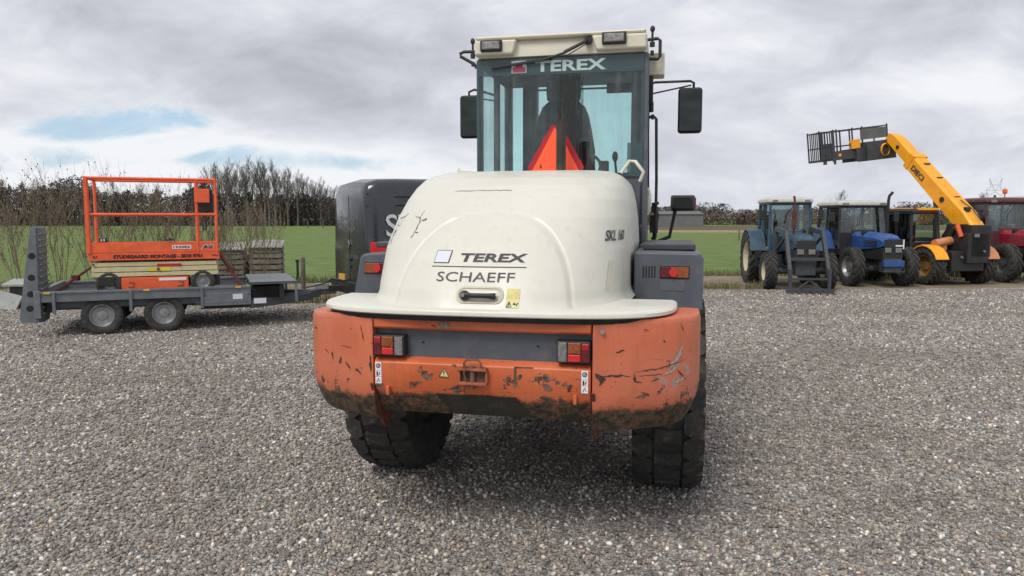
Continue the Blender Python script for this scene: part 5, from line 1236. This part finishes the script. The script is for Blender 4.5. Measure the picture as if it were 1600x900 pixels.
mb=MB();mb.tube([(0,0,0),(0,0,9.5)],.45,6);mb.build('pole',M['galvdark'],PY)
mb=MB();
P=[(-2.4,9.2),(-3.2,11.2),(-1.6,12),(-2.2,15.4),(-1.2,13),(0,10.5),(1.2,13),(2.2,15.4),(1.6,12),(3.2,11.2),(2.4,9.2),(0,10.5),(-2.4,9.2)]
mb.tube([(x,0,z) for x,z in P],.09,4);mb.tube([(-3.2,0,11.2),(3.2,0,11.2)],.07,4);mb.tube([(-1.2,0,13),(1.2,0,13)],.07,4);mb.build('lattice_head',mat('pylon_steel',(.35,.37,.4),.6),PY)
mb=MB()
for dz in(11.2,12.6): mb.tube([(70,262,dz+2),(168,260,dz),(250,255,dz+1.5)],.035,4)
# ================================================================== SKY, SUN, CAMERA
w=bpy.data.worlds.new('World');sc.world=w;w.use_nodes=True;nt=w.node_tree;nt.nodes.clear()
SUN_EL,SUN_AZ=52,214
sky=nt.nodes.new('ShaderNodeTexSky');sky.sky_type='NISHITA';sky.sun_disc=False;sky.sun_elevation=R(SUN_EL);sky.sun_rotation=R(SUN_AZ);sky.air_density=1.2;sky.dust_density=1.5
tc=nt.nodes.new('ShaderNodeTexCoord');sp_=nt.nodes.new('ShaderNodeSeparateXYZ');nt.links.new(tc.outputs['Generated'],sp_.inputs[0])
X,Y_,Z=sp_.outputs
den=math_(nt,'ADD',math_(nt,'MAXIMUM',Z,0),.10)
cx=math_(nt,'DIVIDE',X,den);cy=math_(nt,'DIVIDE',Y_,den)
cb=nt.nodes.new('ShaderNodeCombineXYZ');nt.links.new(cx,cb.inputs[0]);nt.links.new(cy,cb.inputs[1])
P_=cb.outputs[0]
n1=noise(nt,P_,.33,7,.5,.3)
n2=noise(nt,P_,1.5,8,.6,.2)
# direction tangents (azimuth, elevation) for where the cover breaks
yy=math_(nt,'MAXIMUM',Y_,.05)
tx=math_(nt,'DIVIDE',X,yy);tz=math_(nt,'DIVIDE',Z,yy)
cb2=nt.nodes.new('ShaderNodeCombineXYZ');nt.links.new(tx,cb2.inputs[0]);nt.links.new(math_(nt,'MULTIPLY',tz,2.3),cb2.inputs[1])
Q_=cb2.outputs[0]
nw=noise(nt,Q_,5.5,9,.58,.5);nw2=noise(nt,Q_,1.9,7,.55,.5)
def gauss(cx_,cz_,sx,sz):
    a=math_(nt,'MULTIPLY',math_(nt,'SUBTRACT',tx,cx_),1/sx);b_=math_(nt,'MULTIPLY',math_(nt,'SUBTRACT',tz,cz_),1/sz)
    return math_(nt,'EXPONENT',math_(nt,'MULTIPLY',math_(nt,'ADD',math_(nt,'MULTIPLY',a,a),math_(nt,'MULTIPLY',b_,b_)),-1))
g=math_(nt,'MAXIMUM',math_(nt,'MAXIMUM',gauss(-.55,.125,.14,.030),gauss(-.50,.078,.30,.020)),math_(nt,'MULTIPLY',gauss(.60,.085,.30,.010),.0))
g=math_(nt,'MAXIMUM',g,math_(nt,'MULTIPLY',gauss(-.10,.075,.30,.016),.75))
blue=ramp(nt,math_(nt,'ADD',math_(nt,'MULTIPLY',g,.50),math_(nt,'MULTIPLY',nw,2.0)),1.26,1.62)
blue=math_(nt,'MULTIPLY',blue,ramp(nt,g,.08,.35))
# cloud tone: grey bellies overhead at left, lighter right, bright rims near the breaks
tone=math_(nt,'ADD',math_(nt,'ADD',math_(nt,'MULTIPLY',n1,.15),math_(nt,'MULTIPLY',nw2,.85)),.05)
dk=gauss(-.30,.20,.42,.085)
tone=math_(nt,'SUBTRACT',tone,math_(nt,'MULTIPLY',dk,(.13)))
tone=math_(nt,'ADD',tone,math_(nt,'MULTIPLY',gauss(-.45,.055,.5,.045),.24))
tone=math_(nt,'ADD',tone,math_(nt,'MULTIPLY',gauss(.35,.05,.5,.030),.06))
tone=math_(nt,'ADD',tone,math_(nt,'MULTIPLY',math_(nt,'SUBTRACT',noise(nt,Q_,5.5,8,.6,.6),.5),.42))
r=nt.nodes.new('ShaderNodeValToRGB');nt.links.new(tone,r.inputs[0]);e=r.color_ramp.elements
e[0].position=.31;e[0].color=(.46,.475,.525,1);e[1].position=.65;e[1].color=(.90,.92,.95,1)
q_=e.new(.425);q_.color=(.59,.605,.665,1);q_=e.new(.52);q_.color=(.70,.72,.785,1)
sc10=nt.nodes.new('ShaderNodeVectorMath');sc10.operation='SCALE';sc10.inputs['Scale'].default_value=10;nt.links.new(r.outputs[0],sc10.inputs[0])
skyb=mixc(nt,.55,sky.outputs[0],(4.6,7.6,10.6))
thin=mixc(nt,math_(nt,'MULTIPLY',blue,.85),sc10.outputs[0],skyb)
bg=nt.nodes.new('ShaderNodeBackground');bg.inputs['Strength'].default_value=.1;nt.links.new(thin,bg.inputs[0])
wo=nt.nodes.new('ShaderNodeOutputWorld');nt.links.new(bg.outputs[0],wo.inputs[0])
sl=bpy.data.lights.new('sun','SUN');sl.energy=2.2;sl.angle=R(24);sl.color=(1,.95,.88)
so=bpy.data.objects.new('sun',sl);C.objects.link(so)
sd=Vector((math.sin(R(SUN_AZ))*math.cos(R(SUN_EL)),math.cos(R(SUN_AZ))*math.cos(R(SUN_EL)),math.sin(R(SUN_EL))))
so.rotation_euler=(-sd).to_track_quat('-Z','Y').to_euler()
cd=bpy.data.cameras.new('camera');cam=bpy.data.objects.new('camera',cd);C.objects.link(cam);sc.camera=cam
cd.sensor_width=36;cd.lens=36*1155/1600;cd.clip_start=.05;cd.clip_end=4000
cam.location=(0,0,1.68);cam.rotation_euler=(R(90-5.44),0,0)
sc.view_settings.view_transform='Standard';sc.view_settings.look='None';sc.view_settings.gamma=1;sc.view_settings.exposure=0
sc.cycles.transparent_max_bounces=16
